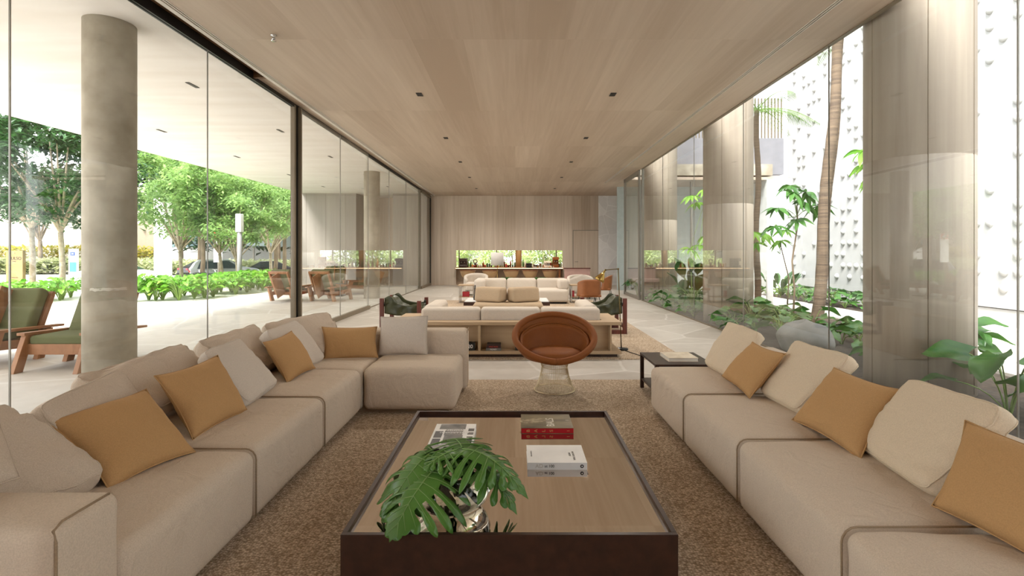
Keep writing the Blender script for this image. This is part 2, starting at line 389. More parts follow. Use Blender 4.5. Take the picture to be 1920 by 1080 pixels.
# ================================================================ SETTING
CH = 4.0; YB = 22.9; YN = -4.5; XL = -3.84; XR = 3.86
g = G(); g.box(XL-.05, XR+.04, YN, 17.9, -.3, 0); g.box(XL-.05, 9.0, 17.9, YB, -.3, 0); structure(g.build('floor', M['floor'], origin=(0, 0, 0)))
g = G(); g.box(-15.6, XL-.05, YN, 24.6, -.3, 0); structure(g.build('terrace_paving', M['terrace'], origin=(0, 0, 0)))
g = G(); g.box(-3.52, 3.25, YN, YB, CH, CH+.1); g.box(3.31, XR, YN, 17.9, CH, CH+.1); g.box(3.25, 3.31, YN, 5.0-9, CH, CH+.1)
g.box(3.25, 3.31, 18.7, YB, CH, CH+.1); g.box(3.31, 9, 17.9, YB, CH, CH+.1)
structure(g.build('ceiling', M['ceil'], origin=(0, 0, 0)))
# terrace canopy, then an unseen slab added above the ceiling to block light
g = G(); g.prism([(-9.95, YN-3), (-9.3, 21.5), (-9.2, 24.6), (XL-.12, 24.6), (XL-.12, YN-3)], CH+.04, CH+.5)
cp = structure(g.build('ceiling_terrace', plain('pale_soffit', 'f3efea', .75, c2='e8e2da', sc=1.2, stretch=(.35, 2.2, 1)), origin=(0, 0, 0)))
g = G(); g.box(XL-.12, XR+.06, YN, YB+6, CH+.16, CH+.55); g.box(XR+.06, 9.0, 17.9, YB+6, CH+.16, CH+.55); structure(g.build('light_blocking_slab', M['concrete']))
# left head track: recess with doors' rail
g = G(); g.box(XL-.03, XL-.008, YN, YB, CH-.03, CH+.12); g.box(XL+.008, XL+.03, YN, YB, CH-.03, CH+.12); structure(g.build('trim_1', M['blackmetal']))
g = G(); g.box(XL-.12, XL-.03, YN, YB, CH+.04, CH+.12); structure(g.build('trim_16', M['frame']))
g = G(); g.box(-3.64, -3.585, YN, YB, CH, CH+.1); structure(g.build('trim_17', M['slotwhite']))
g = G(); g.box(XL+.03, -3.64, YN, 7.45, CH+.09, CH+.12); g.box(XL+.03, -3.64, 7.45, 7.5, CH, CH+.12); structure(g.build('trim_2', M['track']))
g = G(); g.box(XL+.03, -3.64, 7.5, YB, CH+.03, CH+.1); structure(g.build('trim_3', M['ceil'], origin=(0, 0, 0)))
def slots(name, x0, x1, y0, y1, label, group):
    t = thing(name, label, 'air diffuser', ((x0+x1)/2, (y0+y1)/2, CH), group=group)
    w_ = (x1-x0)
    g = G(); g.box(x0, x1, y0, y1, CH+.05, CH+.07); g.build('backing', M['grille'], t)
    g = G()
    for k in range(3):
        a = x0+w_*k/2; g.box(a-.005, a+.005, y0, y1, CH-.004, CH+.012)
    g.build('slat', M['slotwhite'], t)
slots('linear_diffuser', -3.585, -3.52, YN, YB-.2, 'long linear air slot with white slats along the left ceiling edge', None)
slots('linear_diffuser', 3.25, 3.31, YN+.5, 18.7, 'long linear air slot with white slats along the right side of the ceiling', None)
# back wall with bar opening, door and marble
OX0, OX1, OZ = -2.66, 2.13, 1.56
g = G(); g.box(XL, OX0, YB, YB+.25, 0, CH); g.box(OX0, OX1, YB, YB+.25, OZ, CH); g.box(OX1, 3.72, YB, YB+.25, 0, CH)
wb = structure(g.build('wall_back', M['wallwood'], origin=(0, YB, 0)))
g = G(); g.box(3.72, 9, YB, YB+.25, 0, CH); structure(g.build('wall_back_marble', M['marble'], origin=(3, YB, 0)))
g = G(); g.box(8.8, 9, 17.9, YB, 0, CH); structure(g.build('wall_right', M['marble'], origin=(8.8, 20, 0)))
d = G(); d.box(2.60, 3.70, YB-.012, YB, .01, 2.44); do = structure(d.build('door_1', M['wallwood']))
g = G(); g.box(2.575, 2.6, YB-.018, YB, 0, 2.47); g.box(2.575, 3.72, YB-.018, YB, 2.44, 2.47); structure(g.build('door_frame', M['framegrey'], do))
g = G(); g.tube([(2.68, YB-.07, 1.05), (2.80, YB-.07, 1.05)], .012); g.tube([(2.68, YB-.07, 1.05), (2.68, YB, 1.05)], .014); g.build('door_handle', M['steel'], do)
g = G(); g.box(XL, XR+.04, YN-.25, YN, 0, CH); structure(g.build('wall_unseen', M['barwood'], origin=(0, YN, 0)))  # unseen dark end wall, added to cut light from behind the camera
# windows left
def pane(name, x, y0, y1, z0=0.02, z1=CH-.0, th=.012):
    g = G(); g.box(x-th/2, x+th/2, y0, y1, z0, z1); return structure(g.build(name, M['glass']))
ys = [-4.0, -1.55, .95, 3.89, 6.39, 8.80]
k = 1
for a, b in zip(ys[:-1], ys[1:]):
    p = pane('window_%d' % k, XL, a+.006, b-.006); k += 1
    g = G(); g.box(XL-.0065, XL+.0065, b-.004, b+.004, .02, CH)
    if b < 8.7: structure(g.build('glass_joint', M['framegrey'], p))
# double mullion
def mullion(x, y, w, d, name='trim', mat='frame'):
    g = G(); g.box(x-w/2, x+w/2, y-d/2, y+d/2, 0, CH); return structure(g.build(name, M[mat]))
mullion(XL, 8.86, .07, .06, 'trim_4'); mullion(XL+.06, 9.0, .05, .05, 'trim_5', 'frame'); mullion(XL+.02, 8.94, .03, .08, 'trim_6', 'blackmetal')
for a, b, x in [(9.0, 11.1, XL+.05), (11.12, 13.2, XL+.05), (13.2, 15.6, XL), (15.62, 18.0, XL), (18.02, 20.5, XL), (20.65, 22.8, XL+.05)]:
    p = pane('window_%d' % k, x, a, b); k += 1
    g = G(); g.box(x-.008, x+.008, b-.012, b, .02, CH)
    structure(g.build('glass_joint', M['framegrey'], p))
g = G(); g.box(XL+.02, XL+.09, 9.0, 13.25, 0, .09); structure(g.build('trim_7', M['frame']))
g = G(); g.box(XL-.015, XL+.015, 13.2, 20.5, 0, .02); structure(g.build('trim_8', M['frame']))
mullion(XL, 20.56, .09, .1, 'trim_9'); mullion(XL+.05, 22.85, .06, .08, 'trim_10', 'blackmetal')
g = G(); g.box(XL+.02, XL+.09, 20.6, 22.85, 0, .1); g.box(XL+.02, XL+.09, 20.6, 22.85, CH-.12, CH); structure(g.build('trim_11', M['frame']))
g = G(); g.box(XL-.02, XL+.02, YN, 8.8, 0, .02); structure(g.build('trim_12', M['frame']))
# windows right
ys = [-4.0, -1.1, 1.2, 3.93, 6.30, 8.66, 11.05, 13.4, 15.5]
for a, b in zip(ys[:-1], ys[1:]):
    p = pane('window_%d' % k, XR, a+.006, b-.006); k += 1
    g = G(); g.box(XR-.0065, XR+.0065, b-.004, b+.004, .02, CH)
    structure(g.build('glass_joint', M['framegrey'], p))
mullion(XR, 15.5, .07, .10, 'trim_13', 'framegrey'); mullion(XR-.04, 15.75, .06, .10, 'trim_14', 'framegrey')
p = pane('window_%d' % k, XR-.03, 15.8, 17.85, .1, CH-.12); k += 1
g = G(); g.box(XR-.06, XR, 15.75, 17.9, 0, .1); g.box(XR-.06, XR, 15.75, 17.9, CH-.12, CH); g.box(XR-.06, XR, 17.8, 17.9, 0, CH); structure(g.build('window_frame', M['framegrey'], p))
g = G(); g.box(XR+.03, 8.8, 17.86, 17.9, .02, CH); p = structure(g.build('window_%d' % k, M['glass'])); k += 1
g = G(); g.box(XR-.02, XR+.02, YN, 15.5, 0, .02); g.box(XR-.03, XR+.03, YN, 15.5, CH-.01, CH+.1); structure(g.build('trim_15', M['frame']))
# sprinkler, downlights
def sprinkler(x, y):
    t = thing('fire_sprinkler', 'small chrome fire sprinkler hanging from the wooden ceiling near the left glass', 'sprinkler', (x, y, CH))
    g = G(); g.lathe([(.035, 0), (.035, -.006), (.012, -.01), (.012, -.03), (.02, -.035), (.02, -.05), (.006, -.06)][::-1], 16, (x, y, CH)); g.build('body', M['steel'], t)
    g = G(); g.lathe([(.03, -.068), (.03, -.064)], 16, (x, y, CH)); g.tube([(x+.018, y, CH-.05), (x+.004, y, CH-.066)], .003, 6); g.tube([(x-.018, y, CH-.05), (x-.004, y, CH-.066)], .003, 6); g.build('deflector', M['steel'], t)
sprinkler(-2.83, 6.0)
dl = None
rows = [(8.24, 'first'), (11.37, 'second'), (14.36, 'third'), (17.3, 'fourth'), (20.3, 'fifth')]
for y, wd in rows:
    for x, sd in ((-1.54, 'left'), (1.57, 'right')):
        lb = 'small recessed dark downlighter, %s from the front in the %s row on the ceiling' % (wd, sd)
        if dl is None:
            dl = thing('recessed_downlight', lb, 'ceiling light', (x, y, CH-.004), group='recessed downlights in the wooden ceiling')
            g = G(); g.box(x-.04, x+.04, y-.08, y+.08, CH-.004, CH-.001); g.build('aperture', M['grille'], dl)
            g = G()
            for a in (-1, 1): g.box(x+a*.043-.004, x+a*.043+.004, y-.085, y+.085, CH-.006, CH-.001); g.box(x-.043, x+.043, y+a*.083-.004, y+a*.083+.004, CH-.006, CH-.001)
            g.build('trim_ring', M['blackmetal'], dl)
        else: dup(dl, (x, y, CH-.004), None, lb)
        l = bpy.data.lights.new('downlight_fill', 'SPOT'); l.energy = 65; l.color = (1, .93, .85); l.spot_size = 2.6; l.spot_blend = 1; l.shadow_soft_size = 0  # added fill light for the interior; the recessed fixtures themselves look unlit
        lo = bpy.data.objects.new('downlight_fill', l); COL.objects.link(lo); lo.location = (x, y, CH-.01)
sl = None; CZ = CH+.04
for y in (7.9, 10.86, 13.8, 17.0, 20.0):
    for x in (-4.98, -7.5):
        if x < -6 and abs(y-7.9) < .1: continue
        rank = {7.9: 'nearest', 10.86: 'second', 13.8: 'third', 17.0: 'fourth', 20.0: 'farthest'}[y]
        lb = 'dark slot light in the terrace soffit, %s in the row %s the glass' % (rank, 'next to' if x > -6 else 'away from')
        if sl is None:
            g = G(); g.box(x-.03, x+.03, y-.13, y+.13, CZ-.008, CZ); sl = tag(g.build('soffit_slot_light', M['grille']), lb, 'ceiling light', 'slot lights in the terrace soffit'); z0 = sl.location.z
        else: dup(sl, (x, y, z0), None, lb)
g = G(); g.box(-7.53, -7.47, 7.72, 8.08, CZ-.008, CZ); tag(g.build('soffit_slot_light', plain('lit_slot', 'fff6e6', .5, em=3)), 'lit white slot light in the terrace soffit above the green lounge chairs', 'ceiling light', 'slot lights in the terrace soffit')
# concrete columns
def concol(y, lb):
    g = G(); g.lathe([(.25, 0), (.25, 1.0), (.25, 2.2), (.25, 3.2), (.25, CZ)], 48, (-4.59, y, 0)); o = structure(g.build('column', M['concrete'])); return o
concol(5.8, ''); concol(16.4, ''); concol(-4.8, '')
# scar and repair patch on the near column
g = G(); g.surf(lambda u, v: (-4.59+.252*cos(radians(-95+80*u)), 5.8+.252*sin(radians(-95+80*u)), 1.035+.045*v*(.6+.9*abs(noise.noise(Vector((u*4, 7, 0)))))+.014*noise.noise(Vector((u*9, v*3, 0)))), 24, 5)
structure(g.build('repair_patch', plain('lime_patch', 'd2cbbd', .8)))
# wood-clad round columns outside right
for i, y in enumerate((5.68, 10.93, 16.15)):
    x = [4.46, 4.54, 4.58][i]
    g = G(); g.lathe([(.5, -.1), (.5, 2.455), (.496, 2.46), (.496, 2.468), (.5, 2.473), (.5, 9)], 64, (x, y, 0)); o = structure(g.build('column', M['cladding'], origin=(x, y, 0)))
    g = G()
    for a in (-118, -62, 0, 60, 120, 180): g.box(0, 0, 0, 0, 0, 0) if 0 else g.tube([(x+.5*cos(radians(a-8*i)), y+.5*sin(radians(a-8*i)), 0), (x+.5*cos(radians(a-8*i)), y+.5*sin(radians(a-8*i)), 9)], .004, 5)
    structure(g.build('panel_joint', M['frame'], o))
# terrace end wall: grey panels, recess, grey panels
YE = 22.3
g = G(); g.box(-9.6, -6.93, YE, YE+2.4, 0, CZ); g.box(-5.35, XL-.02, YE+.1, YE+2.4, 0, CZ); structure(g.build('wall_terrace', M['greywood'], origin=(-9.1, YE, 0)))
g = G(); g.box(-6.93, -5.35, YE+1.9, YE+2.1, 0, CZ); structure(g.build('wall_recess', M['wallwood'], origin=(-6, YE+1.9, 0)))
# ---- outside ground, road, garden
g = G(); g.box(-19.5, -15.6, YN, 60, -.3, -.02); structure(g.build('plaza_ground', M['plaza']))
g = G(); g.box(-120, -19.5, -20, 120, -.8, -.6); g.box(-19.5, 60, 30, 120, -.8, -.6); structure(g.build('road_ground', M['asphalt']))
g = G(); g.box(XR+.04, 7.2, YN, 17.86, -.3, -.03); structure(g.build('garden_soil', M['soil'], origin=(0, 0, 0)))
g = G(); g.box(7.2, 8.5, YN, 17.86, -.3, .0); g.box(8.5, 12, YN, 12.6, -.3, 0); g.box(6.3, 7.2, YN, 9.6, -.05, 0); g.box(5.9, 7.2, YN, 7.2, -.06, .01); structure(g.build('garden_path', M['terrace'], origin=(0, 0, 0)))
g = G(); g.box(8.5, 12, 12.6, 18.3, -.3, -.01); structure(g.build('garden_soil', M['soil'], origin=(0, 0, 0)))
# white studded wall
XW = 9.62
g = G(); g.box(XW, XW+.4, -6, 18.1, .35, 13); ww = structure(g.build('wall_garden', M['whitewall']))
g = G(); g.box(XW+.03, XW+.4, -6, 18.1, 0, .33); structure(g.build('wall_garden_plinth', M['whitewall']))
rng = random.Random(3); studs = []
pat = [(0, 0), (.32, 0), (0, .42), (.32, .85), (.64, .42), (.96, .0), (.64, 1.2), (.0, 1.25)]
cand = []
for iy in range(0, 42):
    for iz in range(0, 22):
        y = 6.6+iy*.29; z = .75+iz*.33
        if y < 17.9 and rng.random() < .34: cand.append((y+.0, z))
g = G()
proto = G(); proto.lathe([(.0, 0)]+[(.085*sin(pi/2*k/5), .075*(cos(pi/2*k/5))) for k in range(0, 6)][1:], 14)
g0 = None
sp = ww
cand = sorted(cand, key=lambda c: sqrt(c[0]**2+92))[:99+200]
big = cand[:96]; rest = cand[96:]
me0 = None
for (y, z) in big:
    if me0 is None:
        g = G(); g.surf(lambda u, v: (-.055*cos(v*pi/2), .1*sin(v*pi/2)*cos(2*pi*u), .1*sin(v*pi/2)*sin(2*pi*u)), 18, 7, closed=True)
        g.v = [q+sp.location for q in g.v]
        st = g.build('stud', M['whitewall'], sp); st.location = Vector((XW, y, z))-sp.location; me0 = st
    else: dup(me0, Vector((XW, y, z))-sp.location, parent=sp)
g = G()
for (y, z) in rest: g.surf(lambda u, v: (XW-.07*cos(v*pi/2), y+.085*sin(v*pi/2)*cos(2*pi*u), z+.085*sin(v*pi/2)*sin(2*pi*u)), 12, 4, closed=True)
tag(g.build('stud_field', M['whitewall'], sp), kind='stuff')
# building face closing the garden
YG = 18.3
t = thing('garden_building', 'grey concrete building with slatted balcony closing the garden behind the columns', 'building', (7, YG, 0))
gm = plain('grey_concrete', '84848a', .8, c2='77787e', sc=2)
g = G(); g.box(3.9, 9.6, YG, YG+.4, 4.25, 5.55); g.build('concrete_band', gm, t)
g = G()
for i in range(48): g.box(4+i*.118, 4.03+i*.118, YG+.06, YG+.12, 5.55, 7.0)
g.build('balcony_slats', M['frame'], t)
g = G(); g.box(3.9, 9.6, YG+2.4, YG+2.5, 5.5, 11); g.build('upper_wall', gm, t)
g = G(); g.box(4.2, 9.6, YG, YG+.12, 4.1, 4.2); g.build('beam', plain('beam_tan', 'c2b5a6', .6), t)
g = G(); g.box(3.95, 9.6, YG+1.5, YG+1.6, 0, 4.1); g.build('lobby_wall', plain('lobby_pale', 'a9b3b0', .5), t)
g = G(); g.box(7.6, 9.5, YG+.1, YG+.12, .1, 4.1); g.build('lobby_glass', M['glass'], t)
g = G(); g.box(6.3, 6.36, YG+.05, YG+.15, 0, 4.1); g.box(7.55, 7.6, YG+.05, YG+.15, 0, 4.1); g.build('lobby_frame', M['framegrey'], t)
# rugs
def rug(name, x0, x1, y0, y1, lb):
    g = G(); g.box(x0, x1, y0, y1, 0, .014); o = tag(g.build(name, M['rug'], origin=(0, 0, 0)), lb, 'rug'); return o
rug('woven_rug', -2.75, 2.7, -.6, 5.8, 'large brown woven rug under the near sofas and the low mirror table')
rug('woven_rug', -2.45, 2.32, 6.95, 15.5, 'brown woven rug under the second seating group behind the velvet chair')
# ================================================================ BAR
g = G(); g.box(-3.4, 3.0, YB+.25, 27.5, -.3, -.1); structure(g.build('floor_bar', M['floor'], origin=(0, 0, 0)))
g = G(); g.box(-3.4, 3.0, YB+.25, 27.5, 2.3, 2.4); structure(g.build('ceiling_bar', M['ceil'], origin=(0, 0, 0)))
g = G(); g.box(-3.5, -3.4, YB+.25, 27.5, -.3, 2.4); structure(g.build('wall_bar_left', M['wallwood'])); g = G(); g.box(2.9, 3.0, YB+.25, 27.5, -.3, 2.4); structure(g.build('wall_bar_right', M['wallwood']))
g = G(); g.box(-3.4, 2.9, 27.4, 27.5, -.3, .5); g.box(-3.4, 2.9, 27.4, 27.5, 2.0, 2.4); structure(g.build('wall_bar_back', M['wallwood']))
g = G(); g.box(-3.4, 2.9, 27.44, 27.452, .5, 2.0); p = structure(g.build('window_%d' % k, M['glass'])); k += 1
g = G()
for x in (-3.0, -1.0, 2.2): g.box(x-.03, x+.03, 27.4, 27.48, .5, 2.0)
structure(g.build('window_frame', M['framegrey'], p))
t = thing('bar_counter', 'long wooden bar counter filling the opening in the back wall', 'bar counter', (-.27, YB, 0))
g = G(); g.box(OX0, OX1, YB-.28, YB+.55, .73, .775); g.build('countertop', M['barwood'], t, bev=.004)
g = G(); g.box(OX0+.03, OX1-.03, YB+.15, YB+.22, 0, .73); g.build('front_panel', plain('bar_panel', '8a745c', .6), t)
g = G(); g.box(OX1-.2, OX1-.12, YB-.22, YB+.1, 0, .73); g.build('leg', M['barwood'], t)
t = thing('back_counter', 'back counter crowded with bottles and jars behind the bar', 'counter', (0, 25, 0))
g = G(); g.box(-3.2, 2.8, 25.1, 25.7, .70, .745); g.build('countertop', M['barwood'], t); g = G(); g.box(-3.15, 2.75, 25.15, 25.65, -.1, .70); g.build('base_cabinet', plain('bar_base', '5c4632', .6), t)
g = G(); g.lathe([(.16, -.1), (.16, 2.3)], 32, (.17, 25.9, 0)); structure(g.build('column', plain('brown_column', '8a6a40', .5)))
# bottles, jars
def bottle(kind, r, h, mat, cat, lb, x, y, z, grp):
    prof = {'bottle': [(r, 0), (r, h*.6), (r*.35, h*.75), (r*.32, h)], 'jar': [(r*.95, 0), (r, h*.1), (r, h*.85), (r*.8, h)],
            'cup': [(r*.75, 0), (r, h)], 'bowl': [(r*.4, 0), (r*.9, h*.6), (r, h)]}[kind]
    g = G(); g.lathe(prof, 12, (x, y, z)); o = g.build(kind, mat); return tag(o, lb, cat, grp)
bm_ = [('amber', '7a3b16'), ('white', 'e8e4dc'), ('green', '3d5a34'), ('orange', 'c98a3c'), ('brown', '5b3a26'), ('clear grey', 'b9bdb8'), ('red', '9b3a2a'), ('black', '222222')]
bmats = [(n, plain('bar_'+n.replace(' ', '_'), c, .25)) for n, c in bm_]
rng = random.Random(5)
xs_ = [-2.75+.105*i for i in range(53)]
for i, x in enumerate(xs_):
    if -1.13 < x < -1.0 or .0 < x < .36: continue
    kind = rng.choice(['bottle', 'jar', 'cup', 'bottle', 'jar', 'bowl']); r = rng.uniform(.03, .045) if kind != 'bowl' else .07
    h = {'bottle': .36, 'jar': .2, 'cup': .14, 'bowl': .1}[kind]*rng.uniform(.8, 1.15); r *= 1.2
    cn, mm = bmats[rng.randrange(len(bmats))]
    bottle(kind, r, h, mm, kind, 'small %s %s standing on the counter behind the bar' % (cn, kind), x, 25.25+rng.uniform(0, .35), .746, '%s %ss behind the bar' % (cn, kind))
# glasses and bowls on the front counter
for i in range(12):
    x = .75+i*.09; bottle('cup', .03, .05, bmats[1][1] if i % 3 else bmats[3][1], 'cup', 'tiny cup in the row on the right half of the bar counter', x, YB+.3, .776, 'row of cups on the bar counter')
def machine(x, y, z, w_, d_, h_, mat, name, lb, cat):
    t = thing(name, lb, cat, (x, y, z))
    g = G(); g.box(x-w_/2, x+w_/2, y-d_/2, y+d_/2, z, z+h_*.25); g.box(x-w_/2, x+w_/2, y, y+d_/2, z, z+h_); g.box(x-w_/2, x+w_/2, y-d_/2, y+d_/2, z+h_*.7, z+h_); g.build('body', mat, t, bev=.008)
    g = G(); g.tube([(x-w_*.2, y-d_*.3, z+h_*.7), (x-w_*.2, y-d_*.3, z+h_*.5)], .02); g.tube([(x+w_*.2, y-d_*.3, z+h_*.7), (x+w_*.2, y-d_*.3, z+h_*.5)], .02); g.build('spout', M['steel'], t)
    g = G(); g.box(x-w_*.4, x+w_*.4, y-d_/2, y, z+h_*.25, z+h_*.27); g.build('drip_tray', M['steel'], t)
machine(-2.38, 23.5, .776-.0, .36, .4, .42, plain('machine_dark', '4a3428', .4), 'coffee_machine', 'dark boxy coffee machine at the left end of the bar', 'coffee machine')
machine(.62, 23.2, .776, .26, .25, .2, M['black'], 'card_terminal', 'small black machine on the bar right of the brown column', 'bar machine')
machine(2.0, 25.4, .746, .3, .4, .5, M['barwood'], 'wooden_dispenser', 'tall wooden dispenser at the right end behind the bar', 'dispenser')
machine(1.6, 25.4, .746, .36, .4, .3, M['white'], 'espresso_machine', 'white rounded espresso machine behind the right end of the bar', 'espresso machine')
# framed disc
t = thing('round_sign', 'small grey ring-shaped ornament behind the left half of the bar', 'ornament', (-1.98, 25.4, .746)); g = G(); g.lathe([(.05, 0), (.05, .2)], 10, (-1.98, 25.4, .746)); g.build('stand', M['blackmetal'], t)
g = G(); g.surf(lambda u, v: (-1.98+(.09+.03*cos(2*pi*v))*cos(2*pi*u), 25.4+.03*sin(2*pi*v), 1.03+(.09+.03*cos(2*pi*v))*sin(2*pi*u)), 20, 8, closed=True); g.build('ring', M['framegrey'], t)
t = thing('light_strip', 'thin glowing light strip along the edge of the bar counter', 'light strip', (-.27, YB-.28, .76))
g = G(); g.box(OX0+.02, OX1-.02, YB-.288, YB-.28, .757, .772); g.build('strip', plain('strip_glow', 'ffd9a8', .5, em=1.2), t)
# bar light under the slot
for x in (-1.5, .9):
    l = bpy.data.lights.new('bar_light', 'AREA'); l.energy = 14; l.color = (1, .8, .55); l.shape = 'RECTANGLE'; l.size = 2; l.size_y = .1
    o = bpy.data.objects.new('bar_light', l); COL.objects.link(o); o.location = (x, 24.6, 2.28)
# ================================================================ NEAR SEATING GROUP
SZ = .42
def seam(pts, t, name='piping'):
    g = G(); g.tube(pts, .0045, 6); return g.build(name, M['piping'], t)
def arc(c, r, a0, a1, n=5): return [(c[0]+r*cos(radians(a0+(a1-a0)*i/n)), c[1]+r*sin(radians(a0+(a1-a0)*i/n))) for i in range(n+1)]
# ---- left L-shaped sofa
ls = thing('modular_sofa', 'long L-shaped taupe modular sofa on the left with a far chaise', 'sofa', (-1.9, 3.5, 0))
XF = -1.36; XBk = -2.36
mods = [(1.775, 2.69), (2.69, 3.66), (3.66, 4.54)]
for i, (a, b) in enumerate(mods):
    g = G(); g.rbox(XBk+.14, XF, a+.003, b-.003, .045, SZ, r=.055, n=40, crown=.014, wrk=.010, seed=i*7)
    m_ = g.build('seat_module', M['taupe'], ls)
    y = b-.004
    pr = [(XF+.001, .07)]+[(XF-.055+.057*cos(radians(q)), SZ-.055+.057*sin(radians(q))) for q in (0, 20, 45, 70, 90)]+[(XBk+.3, SZ+.004)]
    if i < 2: seam([(px, y, pz) for px, pz in pr], m_)
g = G(); g.rbox(XBk+.14, XF-.003, 4.546, 5.24, .045, SZ, r=.05, n=16, crown=.01, wrk=.006, seed=31); g.build('corner_module', M['taupe'], ls)
g = G(); g.rbox(XF+.003, -.53, 4.54, 5.24, .045, SZ+.003, r=.06, n=18, crown=.012, wrk=.003, seed=41); ch = g.build('chaise_module', M['taupe'], ls)
g = G(); g.rbox(XBk, XBk+.2, 1.775, 5.5, .045, .60, r=.05, n=24, wrk=.004, seed=3); g.build('side_back', M['taupe'], ls)
g = G(); g.rbox(XBk+.02, -.495, 5.24, 5.5, .045, .655, r=.05, n=24, wrk=.002, seed=5); bk = g.build('end_back', M['taupe'], ls)
seam([(-.497, 5.29, .07), (-.497, 5.29, .60)]+[(-.497, 5.29+.05*(1-cos(radians(q))), .60+.05*sin(radians(q))) for q in (30, 60, 90)]+[(-.497, 5.46, .651)], bk)
g = G(); g.rbox(XBk, XF+.004, 1.49, 1.772, .045, .636, r=.045, n=20, wrk=.003, seed=8); am = g.build('armrest', M['taupe'], ls)
seam([(XF+.001, 1.515, .07), (XF+.001, 1.515, .59), (XF-.012, 1.52, .622), (XF-.02, 1.56, .632), (XF-.02, 1.74, .632)], am)
g = G()
for (x0, x1, y0, y1) in ((XBk+.06, XF-.06, 1.55, 5.2), (XF-.1, -.6, 4.62, 5.42)): g.box(x0, x1, y0, y1, .014, .07)
g.build('plinth', M['piping'], ls)
# ---- right sofa
rs = thing('modular_sofa', 'long straight taupe modular sofa on the right facing the low mirror table', 'sofa', (1.75, 3, 0))
XR0 = 1.225; XRb = 2.36
ym = [.45, 1.0, 1.925, 2.83, 3.735, 4.66]
for i, (a, b) in enumerate(zip(ym[:-1], ym[1:])):
    g = G(); g.rbox(XR0, XRb-.14, a+.003, b-.003, .045, SZ, r=.055, n=40, crown=.014, wrk=.009, seed=50+i*5)
    m_ = g.build('seat_module', M['taupe'], rs)
    pr = [(XR0-.001, .08)]+[(XR0+.055-.057*cos(radians(q)), SZ-.055+.057*sin(radians(q))) for q in (0, 20, 45, 70, 90)]+[(XRb-.3, SZ+.004)]
    if i < 4: seam([(px, b-.006, pz) for px, pz in pr], m_)
g = G(); g.rbox(XRb-.2, XRb, .45, 4.66, .045, .60, r=.05, n=24, wrk=.004, seed=13); g.build('long_back', M['taupe'], rs)
g = G(); g.box(XR0+.07, XRb-.06, .5, 4.6, .014, .08); g.build('plinth', M['piping'], rs)
# ---- cushions
def cushion(name, mat, lb, TL, TR, BR, BL, th=.14, style='pillow', pinch=.045, seed=0, cat='cushion', wr=.012, group=None, pipe=None):
    TL, TR, BR, BL = [Vector(p) for p in (TL, TR, BR, BL)]
    nrm = (TR-TL).cross(BL-TL).normalized()
    o = Vector([(TL+TR+BR+BL)[i]/4 for i in range(3)])
    if nrm.dot(Vector((0, 0, H))-o) < 0: nrm = -nrm
    n = 26; W = (TR-TL).length
    def P(u, v, s):
        # u 0..1 left-right, v 0..1 top-bottom
        a = 2*u-1; b = 2*v-1
        if style == 'pillow':
            uu = .5+.5*a*(1-pinch*2*(1-b*b)*abs(a)**2); vv = .5+.5*b*(1-pinch*2*(1-a*a)*abs(b)**2)
            t = max(0, (1-abs(a)**2.6))**.62*max(0, (1-abs(b)**2.6))**.62
        else:
            # box cushion: plump faces, soft corners
            q = (abs(a)**9+abs(b)**9)
            k = 1/max(1, q)**.11
            uu = .5+.5*a*k*(1-.02*(1-b*b)); vv = .5+.5*b*k*(1-.02*(1-a*a))
            e = max(abs(a), abs(b)); t = .62+.38*max(0, 1-abs(a)**3)*max(0, 1-abs(b)**3)
            t *= 1 if e < .999 else .8
        p = TL.lerp(TR, uu).lerp(BL.lerp(BR, uu), vv)
        nz = noise.noise(Vector((u*2.2+seed, v*2.2, seed*.37)))
        cr = noise.noise(Vector((u*7+seed*2, v*7+nz*3, 3.3)))+.5*noise.noise(Vector((u*5+v*9+seed, (u-v)*3, 1.7)))
        edge = max(0, max(abs(a), abs(b))-.25)
        d = th/2*t+(nz*.9+cr*edge*1.2)*wr*(t if style == 'pillow' else 1)
        return p+nrm*d*s+nrm*(noise.noise(Vector((u*1.3+seed, v*1.3, 9)))*.012)
    g = G()
    if style == 'pillow':
        g.surf(lambda u, v: P(u, v, 1), n, n); g.surf(lambda u, v: P(1-u, v, -1), n, n)
    else:
        g.surf(lambda u, v: P(u, v, 1), n, n); g.surf(lambda u, v: P(1-u, v, -1), n, n)
        ring = [(i/n, 0) for i in range(n)]+[(1, i/n) for i in range(n)]+[(1-i/n, 1) for i in range(n)]+[(0, 1-i/n) for i in range(n)]
        def side(u, t):
            i = int(round(u*len(ring))) % len(ring); a, b = ring[i]
            p = P(a, b, 1).lerp(P(a, b, -1), t); c = P(.5, .5, 0)
            return p+(p-c).normalized()*.012*sin(pi*t)
        g.surf(side, len(ring), 6, closed=True)
    g.merge = True
    ob = g.build(name, mat, merge=True); tag(ob, lb, cat, group)
    ring = [(i/n, 0) for i in range(n)]+[(1, i/n) for i in range(n)]+[(1-i/n, 1) for i in range(n)]+[(0, 1-i/n) for i in range(n+1)]
    pm = pipe or mat
    if style == 'pillow': g = G(); g.tube([P(a, b, 0) for a, b in ring], .0035, 5); g.build('seam_welt', pm, ob)
    else:
        for s in (1, -1): g = G(); g.tube([P(a, b, s) for a, b in ring], .004, 5); g.build('seam_welt', pm, ob)
    return ob
mu, iv, tp = M['mustard'], M['ivory'], M['taupe2']
cushion('throw_pillow', mu, 'mustard lumbar pillow nearest the camera on the left sofa', R(85, 790, .70), R(275, 728, .70), R(367, 846, .43), R(205, 918, .43), .17, seed=1)
cushion('throw_pillow', mu, 'mustard lumbar pillow second from the camera on the left sofa', R(289, 705, .75), R(408, 666, .75), R(464, 770, .43), R(362, 825, .43), .16, seed=2)
